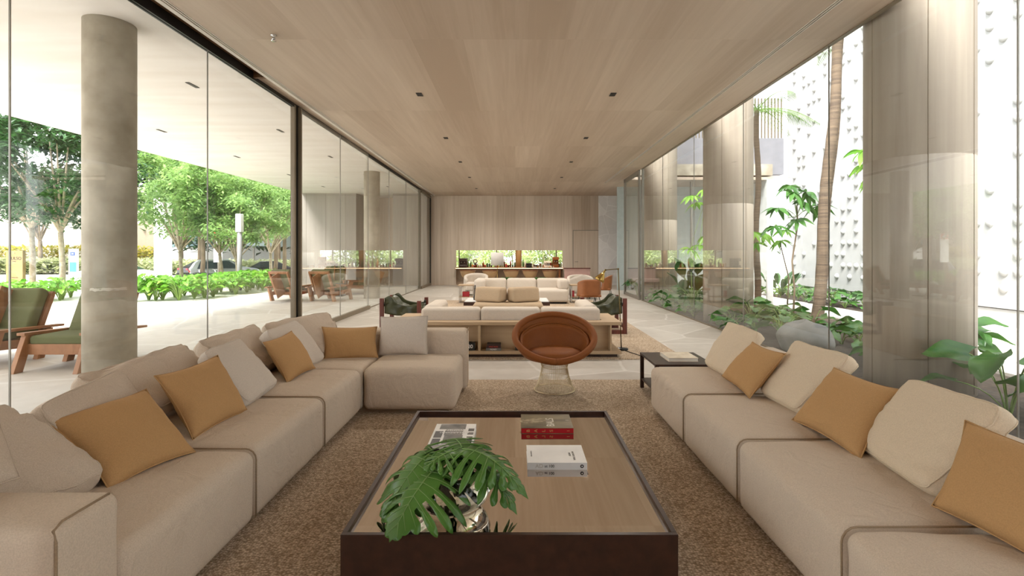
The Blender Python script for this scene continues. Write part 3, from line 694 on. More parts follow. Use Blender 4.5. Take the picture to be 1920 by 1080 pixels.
cushion('throw_pillow', mu, 'mustard pillow standing third from the camera on the left sofa', R(493, 642, .74), R(547, 620, .74), R(592, 690, .43), R(540, 718, .43), .15, seed=3)
cushion('throw_pillow', mu, 'mustard lumbar pillow facing the camera in the sofa corner', (-1.92, 5.08, .715), (-1.40, 5.20, .70), (-1.345, 5.03, .42), (-1.845, 4.92, .42), .13, seed=4)
cushion('throw_pillow', iv, 'square pale cushion leaning beside the second mustard pillow on the left sofa', R(372, 668, .75), R(442, 640, .75), R(517, 722, .43), R(459, 764, .43), .15, 'box', seed=5)
cushion('throw_pillow', iv, 'square pale cushion leaning behind the third mustard pillow', R(489, 626, .76), R(550, 603, .76), R(605, 676, .43), (-1.9, 4.38, .43), .15, 'box', seed=6)
cushion('throw_pillow', M['taupe2'], 'square taupe cushion behind the nearest mustard pillow on the left sofa', (-2.155, 2.27, .75), (-2.31, 2.95, .76), (-1.98, 2.85, .45), (-1.93, 2.27, .45), .15, 'box', seed=7)
cushion('throw_pillow', iv, 'square ivory cushion facing the camera against the chaise back', (-1.365, 5.20, .80), (-.885, 5.205, .81), (-.88, 5.13, .425), (-1.37, 5.13, .425), .14, 'pillow', .02, seed=8)
cushion('back_cushion', tp, 'large slumped taupe back cushion rising behind the near armrest', (-2.30, 1.50, .74), (-2.23, 2.22, .76), (-1.80, 2.24, .46), (-1.82, 1.80, .46), .22, 'box', seed=9, wr=.030)
cushion('back_cushion', tp, 'large taupe back cushion flopped over the sofa back in front of the concrete column', (-2.50, 2.85, .72), (-2.44, 3.72, .76), (-2.10, 3.66, .50), (-2.12, 2.95, .50), .16, 'box', seed=10, wr=.030)
cushion('back_cushion', tp, 'large taupe back cushion flopped over the sofa back behind the second pale cushion', (-2.50, 3.95, .72), (-2.46, 4.75, .75), (-2.08, 4.7, .47), (-2.1, 4.0, .47), .17, 'box', seed=11, wr=.030)
cushion('back_cushion', tp, 'large taupe back cushion in the far corner of the left sofa', (-2.42, 4.85, .745), (-2.02, 5.48, .79), (-1.72, 5.15, .45), (-2.08, 4.72, .45), .17, 'box', seed=12, wr=.030)
cushion('back_cushion', tp, 'crumpled taupe cushion resting on the near armrest at the left edge', (-2.15, 1.50, .86), (-2.02, 2.0, .82), (-1.74, 1.80, .665), (-1.78, 1.52, .67), .13, 'pillow', .02, seed=13, wr=.014)
# right
cushion('throw_pillow', M['sand'], 'square sand cushion at the far end of the right sofa', (2.02, 4.78, .79), (2.0, 4.13, .79), (1.74, 4.12, .435), (1.73, 4.64, .435), .14, 'box', seed=20)
cushion('throw_pillow', mu, 'mustard pillow farthest from the camera on the right sofa', R(1411, 641, .74), R(1473, 663, .74), R(1407, 748, .43), R(1352, 706, .43), .16, seed=21)
cushion('throw_pillow', M['sand'], 'square sand cushion in the middle of the right sofa', (2.08, 3.74, .79), (2.11, 3.15, .79), (1.79, 3.2, .435), (1.78, 3.68, .435), .15, 'box', seed=22)
cushion('throw_pillow', mu, 'mustard lumbar pillow in the middle of the right sofa', R(1564, 689, .74), R(1690, 731, .74), R(1613, 862, .43), R(1485, 788, .43), .17, seed=23)
cushion('throw_pillow', M['sand'], 'square sand cushion nearest the camera on the right sofa', (2.05, 2.63, .79), (2.03, 2.08, .80), (1.74, 2.12, .435), (1.80, 2.66, .435), .16, 'box', seed=24)
cushion('throw_pillow', mu, 'mustard lumbar pillow at the right edge of the picture on the right sofa', R(1810, 788, .74), (1.97, 1.58, .74), (1.72, 1.52, .43), R(1747, 948, .43), .17, seed=25)
# ---- coffee table
ct = thing('coffee_table', 'large low dark table with raised rim and bronze mirror top', 'coffee table', (-.02, 2.91, 0))
X0, X1, Y0, Y1 = -.713, .665, 2.087, 3.73; ZT = .30
g = G(); r_ = .022
g.box(X0, X1, Y0, Y0+r_, .014, ZT); g.box(X0, X1, Y1-r_, Y1, .014, ZT); g.box(X0, X0+r_, Y0+r_, Y1-r_, .014, ZT); g.box(X1-r_, X1, Y0+r_, Y1-r_, .014, ZT); g.build('box_frame', M['darkwood'], ct, bev=.0015)
g = G(); g.box(X0+r_, X1-r_, Y0+r_, Y1-r_, .25, .278); g.build('mirror_top', M['mirror'], ct)
ZS = .278
# ---- books
def book(name, lb, x0, x1, y0, y1, z, th, cover, spine=None, pages='y', group=None):
    t = thing(name, lb, 'book', ((x0+x1)/2, (y0+y1)/2, z), group=group); c = .003
    g = G(); g.box(x0, x1, y0, y1, z, z+c); g.build('back_cover', cover, t)
    g = G(); g.box(x0, x1, y0, y1, z+th-c, z+th); g.build('front_cover', cover, t)
    g = G()
    if pages == 'far': g.box(x0, x1, y0, y0+c, z+c, z+th-c); g.build('spine', spine or cover, t)
    else: g.box(x0, x1, y1-c, y1, z+c, z+th-c); g.build('spine', spine or cover, t)
    g = G()
    if pages == 'far': g.box(x0+.004, x1-.004, y0+c, y1-.004, z+c, z+th-c)
    else: g.box(x0+.004, x1-.004, y0+.004, y1-c, z+c, z+th-c)
    g.build('page_block', M['paper'], t); return t
b1 = book('book', 'thick white book lying nearest on the right half of the mirror table', .066, .389, 2.766, 3.02, ZS, .038, M['white'], M['white'], 'far')
ink = plain('ink_grey', '6a655c', .6); inkl = plain('ink_pale', 'cfc8ba', .6)
lettering('AD', .03, b1, (.13, 2.7655, ZS+.019), (pi/2, 0, 0), inkl); lettering('at 100', .021, b1, (.185, 2.7655, ZS+.019), (pi/2, 0, 0), M['black'])
g = G(); g.lathe([(.0095, 0), (.0095, .0008)], 20, (0, 0, 0)); g.v = [Vector((q.x+.361, 2.7655-q.z, q.y+ZS+.019)) for q in g.v]; g.build('spine_emblem', M['black'], b1)
g = G(); g.lathe([(.004, .001), (.004, .0012)], 12, (0, 0, 0)); g.v = [Vector((q.x+.361, 2.7655-q.z, q.y+ZS+.019)) for q in g.v]; g.build('spine_emblem', M['white'], b1)
lettering('ARCHITECTURAL', .016, b1, (.325, 2.86, ZS+.0385), (0, 0, -pi/2), ink); lettering('DIGEST', .016, b1, (.305, 2.88, ZS+.0385), (0, 0, -pi/2), ink); lettering('A CENTURY OF STYLE', .008, b1, (.09, 2.89, ZS+.0385), (0, 0, -pi/2), ink)
cov = plain('photo_cover_olive', '8a7d5e', .35, c2='4d4433', sc=9, stretch=(.6, 1.6, 1))
b2 = book('book', 'thick book with olive picture cover and red spine on the mirror table', .04, .378, 3.317, 3.598, ZS, .037, cov, plain('red_spine', 'b3121f', .4), 'far')
gold = plain('gold_ink', 'c9a564', .4)
for chh, x in zip('BALS', (.085, .135, .185, .235)): lettering(chh, .03, b2, (x, 3.3165, ZS+.0185), (pi/2, -pi/2, 0), gold)
lettering('I', .026, b2, (.345, 3.3165, ZS+.0185), (pi/2, -pi/2, 0), gold)
lettering('BALS', .075, b2, (.235, 3.43, ZS+.0375), (0, 0, pi/2), M['paper']); lettering('I', .03, b2, (.352, 3.47, ZS+.0375), (0, 0, pi/2), M['paper'])
g = G(); g.surf(lambda u, v: (.12+.09*(2*u-1)*sqrt(max(0, 1-(2*v-1)**2)), 3.45+.05*(2*v-1)+.02*u, ZS+.0374), 12, 8); g.build('cover_picture', plain('cover_shape', 'b8a888', .4, c2='6b5c45', sc=30), b2)
b3 = book('book', 'thick black and white picture book at the far left of the mirror table', -.519, -.258, 3.035, 3.40, ZS, .036, M['white'], M['white'], 'near')
bw = plain('bw_photo', '6d6863', .35, c2='151311', sc=16); bd = plain('photo_dark', '24211e', .4, c2='120f0d', sc=30)
def onb3(u0, u1, v0, v1, m, nm='cover_picture'):
    g = G(); g.box(-.519+.261*u0, -.519+.261*u1, 3.035+.365*v0, 3.035+.365*v1, ZS+.036, ZS+.0364); g.build(nm, m, b3)
onb3(.3, .74, .02, .42, bw); onb3(.12, .76, .72, .98, bw); onb3(.05, .24, .0, .26, bd); onb3(.05, .24, .3, .62, bd); onb3(.86, .98, .0, .24, bd); onb3(.84, .98, .3, .36, ink); onb3(.84, .98, .45, .56, bw); onb3(.84, .98, .62, .75, bw); onb3(0.28, .72, .42, .7, plain('photo_mid', '8a847c', .4, c2='4a453f', sc=12))
lettering('WOMEN', .033, b3, (-.385, 3.275, ZS+.037), (0, 0, pi), M['white']); lettering('REGARDING', .033, b3, (-.385, 3.235, ZS+.037), (0, 0, pi), M['white'])
g = G(); g.box(-.519, -.258, 3.0345, 3.036, ZS, ZS+.004); g.box(-.517, -.45, 3.033, 3.036, ZS+.004, ZS+.012); g.box(-.30, -.275, 3.033, 3.036, ZS+.006, ZS+.012); g.build('cover_edge', M['black'], b3)
# ---- vase
VX, VY = -.30, 2.365
t = thing('glass_vase', 'wide clear glass bowl of water holding cut leaves on the mirror table', 'vase', (VX, VY, ZS))
po = [(.0, 0), (.085, 0), (.13, .012), (.17, .045), (.185, .085), (.178, .125), (.15, .155), (.128, .168), (.124, .171)]
pi_ = [(.119, .168), (.143, .151), (.170, .122), (.177, .085), (.162, .049), (.125, .02), (.08, .012), (0, .012)]
g = G(); g.lathe(po+pi_, 56, (VX, VY, ZS+.001), cap=False); g.build('bowl', M['vase'], t, merge=True)
g = G(); g.lathe([(0, .011), (.081, .011), (.1265, .0185), (.1640, .0480), (.1795, .085), (.1755, .112), (0, .112)], 56, (VX, VY, ZS+.001), cap=False); g.build('water', M['water'], t, merge=True)
# ---- leaves
def lobed2d(nl=7, L=1.0, base=.50, gap=.30, seed=0, wl=.09, tip=.30):
    rg = random.Random(seed); out = []
    side = []
    for k in range(nl):
        f = k/(nl-1); y0 = L*(-.02+.88*f)
        ang = radians(118-92*f)+rg.uniform(-.07, .07)
        ln = base*(.62+.75*sin(pi*min(1, f*.85+.22))**1.0)*(1-.45*max(0, f-.55)/.45)*rg.uniform(.9, 1.1)
        d = Vector((sin(ang), cos(ang))); n = Vector((d.y, -d.x))   # n points towards base side
        if n.y > 0: n = -n
        b = Vector((0.0, y0)); w0 = wl*rg.uniform(.85, 1.1)
        prof = [(gap, .62), (.45, .62), (.6, .85), (.75, 1.0), (.88, .8), (.96, .45), (1.0, 0)]
        lo = [b+d*ln*r+n*w0*.5*q for r, q in prof]; hi = [b+d*ln*r-n*w0*.5*q for r, q in prof[::-1][1:]]
        side += lo+hi
    side += [Vector((.055, L*.93)), Vector((.05, L*.98)), Vector((0, L*1.06))]
    pts = [Vector((.0, -.03))]+side+[Vector((-p.x, p.y)) for p in side[::-1][1:]]
    ribs = []
    for k in range(nl):
        pass
    return pts
def tri2d(pts, step):
    n = len(pts); xs = [p[0] for p in pts]; ys = [p[1] for p in pts]
    ins = []
    y = min(ys)
    while y < max(ys):
        x = min(xs)
        while x < max(xs): ins.append(Vector((x+.13*step, y))); x += step
        y += step
    vs, es, fs, *_ = delaunay_2d_cdt([Vector(p) for p in pts]+ins, [], [list(range(n))], 1, 1e-5)
    return vs, fs
def bent(base, head, tip, L, droop, up, sag=.35):
    """returns map (x,y)->3D; midrib is an arc from base over to tip, blade sides hang down"""
    base = Vector(base); tip = Vector(tip); mid = (base+tip)/2+Vector((0, 0, sag*(tip-base).length))
    def C(s): return base*(1-s)**2+mid*2*s*(1-s)+tip*s*s
    def f(x, y):
        s = y/L
        p = C(max(0, min(1, s))); tg = (C(min(1, max(0, s)+.02))-C(max(0, min(1, s)-.02))).normalized()
        if s < 0 or s > 1: p += tg*(s-(0 if s < 0 else 1))*L*(tip-base).length/L
        sd = tg.cross(Vector(up)).normalized(); nn = sd.cross(tg).normalized()
        k = droop; a = abs(x)*k
        lat = sin(min(a, 1.5))/k if k > 1e-3 else abs(x); dn = (1-cos(min(a, 1.5)))/k+max(0, a-1.5)/k
        return p+sd*(1 if x > 0 else -1)*lat-nn*dn*.75-Vector((0, 0, 1))*dn*.35+nn*.012*sin(14*y/L)*abs(x)/.2
    return f
def lobedleaf(name, base, tip, L, parent, seed, droop=3.4, sag=.3, up=(0, 0, 1), nl=7, bw=.5, mat='leafvase', wl=.1):
    pts = [p*1.0 for p in lobed2d(nl, 1.0, bw, seed=seed, wl=wl)]
    sc = L; pts = [Vector((p.x*sc, p.y*sc)) for p in pts]
    vs, fs = tri2d(pts, .06*sc)
    f = bent(base, (0, 0, 0), tip, L, droop, up, sag)
    g = G(); g.add([f(v.x, v.y) for v in vs], [tuple(q) for q in fs], True)
    o = g.build(name, M[mat], parent)
    so = o.modifiers.new('solid', 'SOLIDIFY'); so.thickness = .0012
    rg = random.Random(seed); g = G()
    g.tube([f(0, sc*q/12) + Vector((0, 0, .002)) for q in range(0, 12)], [.0035*(1-q/14) for q in range(12)], 6)
    for k in range(nl):
        fr = k/(nl-1); y0 = (-.02+.88*fr); ang = radians(118-92*fr)+rg.uniform(-.07, .07)
        ln = bw*(.62+.75*sin(pi*min(1, fr*.85+.22)))*(1-.45*max(0, fr-.55)/.45)*rg.uniform(.9, 1.1); rg.uniform(0, 1)
        for sg in (-1, 1):
            g.tube([f(sg*sin(ang)*ln*r*sc, (y0+cos(ang)*ln*r)*sc)+Vector((0, 0, .0015)) for r in (0, .2, .4, .6, .8)], [.0018, .0016, .0013, .001, .0006], 5, cap=False)
    g.build('vein', M['vein'], o)
    return o
def petiole(pts, parent, r=.004, mat='stem'):
    g = G(); g.tube(pts, r, 7); return g.build('petiole', M[mat], parent)
def bez(a, b, c, n=10):
    a, b, c = Vector(a), Vector(b), Vector(c); return [a*(1-i/n)**2+b*2*(i/n)*(1-i/n)+c*(i/n)**2 for i in range(n+1)]
leaves = [
 ('large cut leaf arching to the right over the glass vase', (-.245, 2.36, .545), (.045, 2.24, .39), .40, 31, 3.8, .28, .38),
 ('large cut leaf hanging to the left rear of the glass vase', (-.39, 2.40, .515), (-.565, 2.20, .31), .37, 32, 4.0, .22, 1.0),
 ('large cut leaf hanging front left over the table rim', (-.36, 2.31, .475), (-.50, 2.07, .30), .37, 33, 4.2, .18, 1.0),
 ('cut leaf hanging steeply at the right side of the glass vase', (-.19, 2.37, .50), (.0, 2.26, .31), .30, 37, 5.2, .22, .4),
 ('cut leaf lying back over the vase toward the black and white book', (-.25, 2.39, .545), (-.33, 2.60, .50), .24, 35, 2.0, .15, 1.0),
 ('cut leaf spreading left from the top of the vase', (-.27, 2.36, .54), (-.40, 2.27, .49), .22, 36, 3.0, .2, 1.0)]
for lb, b_, t_, L, sd, dr, sg, bwf in leaves:
    o = thing('philodendron_leaf', lb, 'leaf', b_, group=None)
    lobedleaf('leaf_blade', b_, t_, L, o, sd, dr, sg, nl=9 if L > .3 else 7, bw=.52 if bwf == 1 else bwf, wl=.125)
    bb = Vector(b_); st = Vector((VX+(bb.x-VX)*-.3, VY, ZS+.02))
    petiole(bez(st, (VX+(bb.x-VX)*.6, VY+.02, ZS+.2), b_), o)
# ---- Platner-like lounge chair
def platner(t, cx, cy, s=1.0, shell='velvet', lite=False, rz=0, cush='velvet', wire='champagne'):
    def zr(th): return .362+.395*((1-cos(th))/2)**.85       # th=0 front (towards -y)
    def P(th, q, o=0):
        ZB = .315
        rr = (.44+.56*q**.55)*(1+o)
        z = ZB+(zr(th)-ZB)*q**1.25
        bulge = 1-.10*q**3*((1-cos(th))/2)                 # closes in slightly at the top
        a, b = .455*rr*bulge, .345*rr*bulge
        return Vector((cx+a*sin(th)*s, cy+(-b*cos(th)+.02)*s, (z+o*0)*s))
    nu = 24 if lite else 56
    g = G(); g.surf(lambda u, v: P(2*pi*u, v), nu, 6 if lite else 14, closed=True)
    g.surf(lambda u, v: P(2*pi*(1-u), v*.97, -.10)+Vector((0, 0, .012)), nu, 6 if lite else 14, closed=True)
    g.lathe([(0, .315*s), (.2*s, .315*s)], nu, (cx, cy+.02*s, 0), cap=False, b=.76)
    if not lite: g.tube([P(2*pi*i/nu, 1, -.045)+Vector((0, 0, .0)) for i in range(nu+1)], .034*s, 12)
    g.build('shell', M[shell], t)
    if not lite:
        g = G(); g.surf(lambda u, v: P(radians(75+210*(1-u)), .30+.52*v, -.19+.03*sin(pi*v))+Vector((0, -.02, 0)), 40, 8)
        o = g.build('back_pad', M[shell], t); m = o.modifiers.new('solid', 'SOLIDIFY'); m.thickness = .03
        g = G(); g.tube([P(radians(70+220*i/40), .84, -.155) for i in range(41)], .012, 8); g.build('back_welt', M[shell], t)
        for i in range(3): pass
    g = G(); g.lathe([(0, .35), (.20, .35), (.262, .365), (.278, .392), (.262, .425), (.19, .445), (0, .452)], nu, (cx, cy-.03*s, 0), a=s, b=s*.96) if s == 1 else g.lathe([(0, .40*s), (.25*s, .42*s), (0, .46*s)], 16, (cx, cy, 0))
    g.build('seat_cushion', M[cush], t)
    g = G(); n = 24 if lite else 72
    for i in range(n):
        a = 2*pi*i/n
        for tw in ((.0,) if lite else (.0,)):
            pr = [(.21, .012), (.185, .06), (.15, .16), (.133, .25), (.145, .29), (.17, .32)]
            g.tube([(cx+r*cos(a+tw*j)*s, cy+r*sin(a+tw*j)*s, z*s) for j, (r, z) in enumerate(pr)], .0019*s*(2.2 if lite else 1), 4, cap=False)
    g.build('wire_base', M[wire], t)
    g = G()
    for r, z in ((.212, .016),)+(() if lite else ((.155, .145), (.134, .25))):
        g.tube([(cx+r*cos(2*pi*i/40)*s, cy+r*sin(2*pi*i/40)*s, z*s) for i in range(41)], (.0055 if z < .1 else .0025)*s, 6)
    g.build('base_ring', M[wire], t)
pc = thing('lounge_chair', 'round caramel velvet lounge chair on a gold wire base facing the mirror table', 'lounge chair', (.41, 5.34, .014))
platner(pc, .41, 5.34)
for c in pc.children:
    for v in c.data.vertices: v.co.z += .014
# ---- side table with book
st = thing('side_table', 'small dark wood side table with lower shelf at the far end of the right sofa', 'side table', (1.62, 5.18, .0))
x0, x1, y0, y1, z = 1.335, 1.905, 4.875, 5.48, .386
g = G(); g.box(x0, x1, y0, y1, z-.022, z); g.build('top', M['darkwood'], st, bev=.002)
for a, b in ((x0, y0), (x1-.035, y0), (x0, y1-.035), (x1-.035, y1-.035)): g = G(); g.box(a, a+.035, b, b+.035, .0141, z-.022); g.build('leg', M['darkwood'], st)
g = G(); g.box(x0+.01, x1-.01, y0+.01, y1-.01, .10, .118); g.build('shelf', M['darkwood'], st)
bp = plain('soft_print', 'e8dcc6', .5, c2='c9b9a0', sc=14)
b4 = book('book', 'pale picture book lying on the dark side table', 1.50, 1.79, 5.0, 5.31, z, .036, bp, bp, 'near')
# ================================================================ SECOND GROUP
cs = thing('sofa_console', 'long low oak console wrapping the back of the cream sofa island', 'console', (.0, 7.1, 0))
cx0, cx1 = -1.72, 1.46
g = G(); g.box(cx0, cx1, 7.03, 7.235, .455, .50); g.box(cx1-.24, cx1, 7.235, 8.05, .455, .50); g.box(cx0, -1.40, 7.235, 8.05, .455, .50); g.build('top', M['cabinet'], cs, bev=.003)
g = G(); g.box(cx0, cx1, 7.03, 7.24, .055, .10); g.box(cx1-.24, cx1, 7.24, 8.05, .055, .10); g.box(cx0, -1.40, 7.24, 8.05, .055, .10); g.build('bottom_shelf', M['cabinet'], cs, bev=.003)
g = G(); g.box(cx0+.1, cx1-.13, 7.215, 7.235, .10, .455); g.build('back_panel', M['cabinet'], cs)
for x in (-1.37, -.495, .38, 1.33): g = G(); g.box(x-.018, x+.018, 7.05, 7.215, .10, .455) if x < 1.2 else g.box(x-.02, x+.0, 7.06, 7.98, .10, .455); g.build('divider', M['cabinet'], cs)
g = G(); g.box(cx0+.05, cx1-.05, 7.07, 7.22, .0, .055); g.build('plinth', M['darkwood'], cs)
book('book', 'black and white book standing upright on the console shelf beside the chaise', -.68, -.555, 7.07, 7.2, .10, .105, M['black'], M['black'], 'far')
q = bpy.context.scene.objects
bks = [o for o in q if o.name.startswith('book') and o.parent is None][-1]
lettering('20', .07, bks, (-.62, 7.069, .155), (pi/2, 0, 0), M['white'])
bx = book('book', 'grey book with white lettering at the bottom of the stack on the console shelf', -.405, -.195, 7.06, 7.2, .10, .033, plain('grey_cover', '6c6a64', .5), None, 'far'); lettering('MONEY', .027, bx, (-.30, 7.059, .1165), (pi/2, 0, 0), M['white'])
bx = book('book', 'dark book with red lettering at the middle of the stack on the console shelf', -.395, -.20, 7.065, 7.2, .133, .04, plain('darkred_cover', '35100d', .5), None, 'far'); lettering('WILD ROSE', .024, bx, (-.30, 7.064, .153), (pi/2, 0, 0), plain('red_ink', 'd0463a', .5))
bx = book('book', 'slim dark book on top of the stack on the console shelf', -.39, -.2, 7.07, 7.2, .173, .02, plain('brown_cover', '2d1c17', .5), None, 'far')
bx = book('book', 'small black book on the console shelf half hidden by the velvet chair', .0, .12, 7.08, 7.2, .10, .05, M['black'], None, 'far')
# island sofa
so = thing('island_sofa', 'cream modular sofa island seen from behind above the oak console', 'sofa', (-.06, 8, .0))
sx_ = [-1.34, -.497, .36, 1.21]
for i, (a, b) in enumerate(zip(sx_[:-1], sx_[1:])):
    g = G(); g.rbox(a+.004, b-.004, 7.24, 7.50, .05, .668, r=.05, n=16, wrk=.003, seed=60+i); g.build('backrest', M['cream'], so)
    g = G(); g.rbox(a+.004, b-.004, 7.50, 8.45, .05, .42, r=.05, n=10, seed=62+i); g.build('seat_module', M['cream'], so)
for a, b in ((-1.34, -1.10), (.97, 1.21)): g = G(); g.rbox(a, b, 7.45, 8.42, .30, .69, r=.07, n=12, wrk=.004); g.build('armrest', M['cream'], so)
g = G(); g.rbox(-.66, .44, 7.75, 8.45, .415, .675, r=.07, n=16, wrk=.003, seed=70); g.build('centre_cushion', M['tan'], so)
g = G(); g.box(-1.25, 1.15, 7.3, 8.4, .0141, .06); g.build('plinth', M['blackmetal'], so)
def bolster(xa, xb, ya, yb, lb, seed):
    # wedge bolster: tapered block rotated a little about z
    cx, cy = (xa+xb)/2, (ya+yb)/2; L = sqrt((xb-xa)**2+(yb-ya)**2); an = atan2(yb-ya, xb-xa)
    def sk(v):
        tz = (v.z-.68)/.25; v = Vector((v.x, v.y*(1-.35*tz), v.z))
        return Vector((cx+v.x*cos(an)-v.y*sin(an), cy+v.x*sin(an)+v.y*cos(an), v.z))
    g = G(); g.rbox(-L/2, L/2, -.14, .14, .68, .905, r=.045, n=14, skew=sk, wrk=.0, seed=seed); o = tag(g.build('bolster', M['tan']), lb, 'bolster cushion', 'bolsters on the sofa island')
bolster(-.60, -.17, 8.25, 8.02, 'tan wedge bolster on the left of the sofa island', 1); bolster(-.085, .34, 8.02, 8.25, 'tan wedge bolster on the right of the sofa island', 2)
# leather sling chairs (author facing +x at origin)
def sling(t, s):
    W = .37; 
    def bx(n, x0, x1, y0, y1, z0, z1): g = G(); g.box(min(s*x0, s*x1)+t.location.x, max(s*x0, s*x1)+t.location.x, y0+t.location.y, y1+t.location.y, z0+t.location.z, z1+t.location.z); g.build(n, M['redwood'], t, bev=.004)
    for x in (-.34, .32):
        for y in (-W, W): bx('leg', x-.035, x+.035, y-.028, y+.028, 0, .63 if x < 0 else .585)
    for y in (-W, W): bx('rail', -.34, .34, y-.02, y+.02, .0, .07)
    bx('rail', -.36, -.31, -W, W, .10, .16); bx('rail', .30, .34, -W, W, .10, .16)
    def f(u, v):
        a = 2*u-1; x = -.30+.62*v
        rim = .585+.05*cos(v*pi*1.0)-.05*sin(pi*v)+.085*exp_(v, .16, .13)
        seat = .60-.27*min(1, (v/.3))**1.2+.06*max(0, (v-.5)/.5)
        z = seat+(rim-seat)*abs(a)**2.6
        y = a*(W-.035)*(1-.04*sin(pi*v)); 
        if abs(a) > .86: z -= (abs(a)-.86)*1.1; y = (W-.035+.0)*(1 if a > 0 else -1)
        z += .014*noise.noise(Vector((u*6, v*9, 1)))
        return Vector((s*x, y, z))+t.location
    g = G(); g.surf(f, 36, 24); 
    for a in (-1, 1):
        g.surf(lambda u, v: Vector((s*(-.30+.62*u), a*(W-.03)+.025*noise.noise(Vector((u*7, v*2, a))), (.585+.05*cos(u*pi)-.05*sin(pi*u)+.085*exp_(u, .16, .13)-.02)*(1-v)+v*(.36-.04*sin(pi*u))))+t.location, 20, 8)
    o = g.build('leather_sling', M['greenleather'], t); m = o.modifiers.new('solid', 'SOLIDIFY'); m.thickness = .012; m.offset = 0
    g = G()
    for x in (-.31, .30):
        for y in (-W, W): g.tube([Vector((s*x, y*.86, .50))+t.location, Vector((s*x, y, .54))+t.location], .022, 8)
    g.build('leather_strap', M['black'], t)
def exp_(v, c, w_): return math.exp(-((v-c)/w_)**2)
t = thing('sling_armchair', 'green leather sling armchair with red-brown wood frame left of the sofa island', 'armchair', (-2.02, 9.43, .0141)); sling(t, 1)
t = thing('sling_armchair', 'green leather sling armchair with red-brown wood frame right of the sofa island', 'armchair', (1.60, 9.43, .0141)); sling(t, -1)
# floor lamp
fl = thing('floor_lamp', 'slim dark reading lamp with a small brass cone shade beside the console', 'floor lamp', (1.575, 7.6, .0141))
g = G(); g.lathe([(.10, 0), (.10, .018), (.02, .026)], 28, (1.575, 7.6, .0141)); g.build('base', M['blackmetal'], fl)
g = G(); g.tube([(1.575, 7.6, .03), (1.53, 7.6, 1.215)], .0075); g.build('pole', M['oldbrass'], fl)
g = G(); g.tube([(1.53, 7.6, 1.21), (1.34, 7.6, 1.195)], .007); g.lathe([(.013, -.013), (.013, .013)], 10, (1.53, 7.6, 1.21)); g.lathe([(.013, -.013), (.013, .013)], 10, (1.34, 7.6, 1.195)); g.build('arm', M['oldbrass'], fl)
g = G(); 
A = Vector((1.335, 7.6, 1.19)); B = Vector((1.245, 7.6, 1.04)); dd = (B-A).normalized()
g.tube([A+dd*q for q in (0, .03, .05, .056, .08, .11, .14, .175)], [.012, .015, .016, .028, .040, .054, .067, .08], 24, cap=False); o = g.build('shade', M['brass'], fl); m = o.modifiers.new('solid', 'SOLIDIFY'); m.thickness = .003
g = G(); g.tube([(1.6, 7.5, .02), (1.75, 7.1, .02), (2.2, 6.9, .008), (2.6, 6.93, .006)], .006); tag(g.build('power_cable', M['black']), 'black lamp cable running over the floor behind the side table', 'cable')
# second cream sofa facing the camera
s2 = thing('cream_sofa', 'cream three-seat sofa facing the camera beyond the sofa island', 'sofa', (.18, 14.8, 0))
z_ = [-1.14, -.255, .63, 1.51]
for i, (a, b) in enumerate(zip(z_[:-1], z_[1:])):
    g = G(); g.rbox(a+.006, b-.006, 14.35, 15.3, .06, .42, r=.08, n=12, crown=.01); g.build('seat_module', M['cream'], s2)
    g = G(); g.rbox(a+.006, b-.006, 15.05, 15.35, .30, .70, r=.08, n=12); g.build('backrest', M['cream'], s2)
for a, b in ((-1.17, -.87), (1.22, 1.53)): g = G(); g.rbox(a, b, 14.5, 15.4, .40, .70, r=.09, n=12); g.build('armrest', M['cream'], s2)
g = G(); g.box(-1.05, 1.45, 14.45, 15.25, .0141, .07); g.build('plinth', M['blackmetal'], s2)
lt = thing('low_table', 'low rectangular dark table with pale stone top before the second cream sofa', 'coffee table', (-.2, 12.6, 0))
g = G(); g.box(-1.22, .82, 12.1, 13.1, .20, .285); g.build('frame', M['darkwood'], lt); g = G(); g.box(-1.20, .80, 12.12, 13.08, .285, .30); g.build('top', M['marble'], lt); g = G(); g.box(-.9, .5, 12.4, 12.9, .0141, .20); g.build('base', M['blackmetal'], lt)
g = G(); g.lathe([(.04, 0), (.045, .06), (.02, .12), (.012, .3), (.016, .36)], 14, (-.98, 12.5, .301)); tag(g.build('candlestick', M['blackmetal']), 'tall dark tapering candlestick on the low table', 'candlestick')
g = G(); g.lathe([(.03, 0), (.03, .1), (.012, .13), (.012, .16)], 12, (.55, 12.5, .301)); tag(g.build('candlestick', M['blackmetal']), 'short dark candlestick at the right end of the low table', 'candlestick')
def endtable(x, y, lb):
    t = thing('end_table', lb, 'side table', (x, y, .0)); g = G(); g.box(x-.24, x+.24, y-.24, y+.24, .50, .53); g.build('top', M['ivory'] if 0 else M['cabinet'], t); g = G()
    for a in (-.2, .2):
        for b in (-.2, .2): g.box(x+a-.015, x+a+.015, y+b-.015, y+b+.015, .0141, .5)
    g.build('legs', M['steel'], t); g = G(); g.box(x-.22, x+.22, y-.22, y+.22, .17, .185); g.build('shelf', M['cabinet'], t)
endtable(-1.40, 14.9, 'small pale side table left of the second cream sofa'); endtable(1.82, 14.9, 'small pale side table right of the second cream sofa')
g = G(); g.box(-1.52, -1.32, 14.75, 14.85, .186, .33); tag(g.build('storage_box', M['red']), 'red box on the shelf of the left pale side table', 'box'); g = G(); g.box(1.62, 1.70, 14.72, 14.8, .186, .36); tag(g.build('storage_box', M['red']), 'narrow red box on the shelf of the right pale side table', 'box')
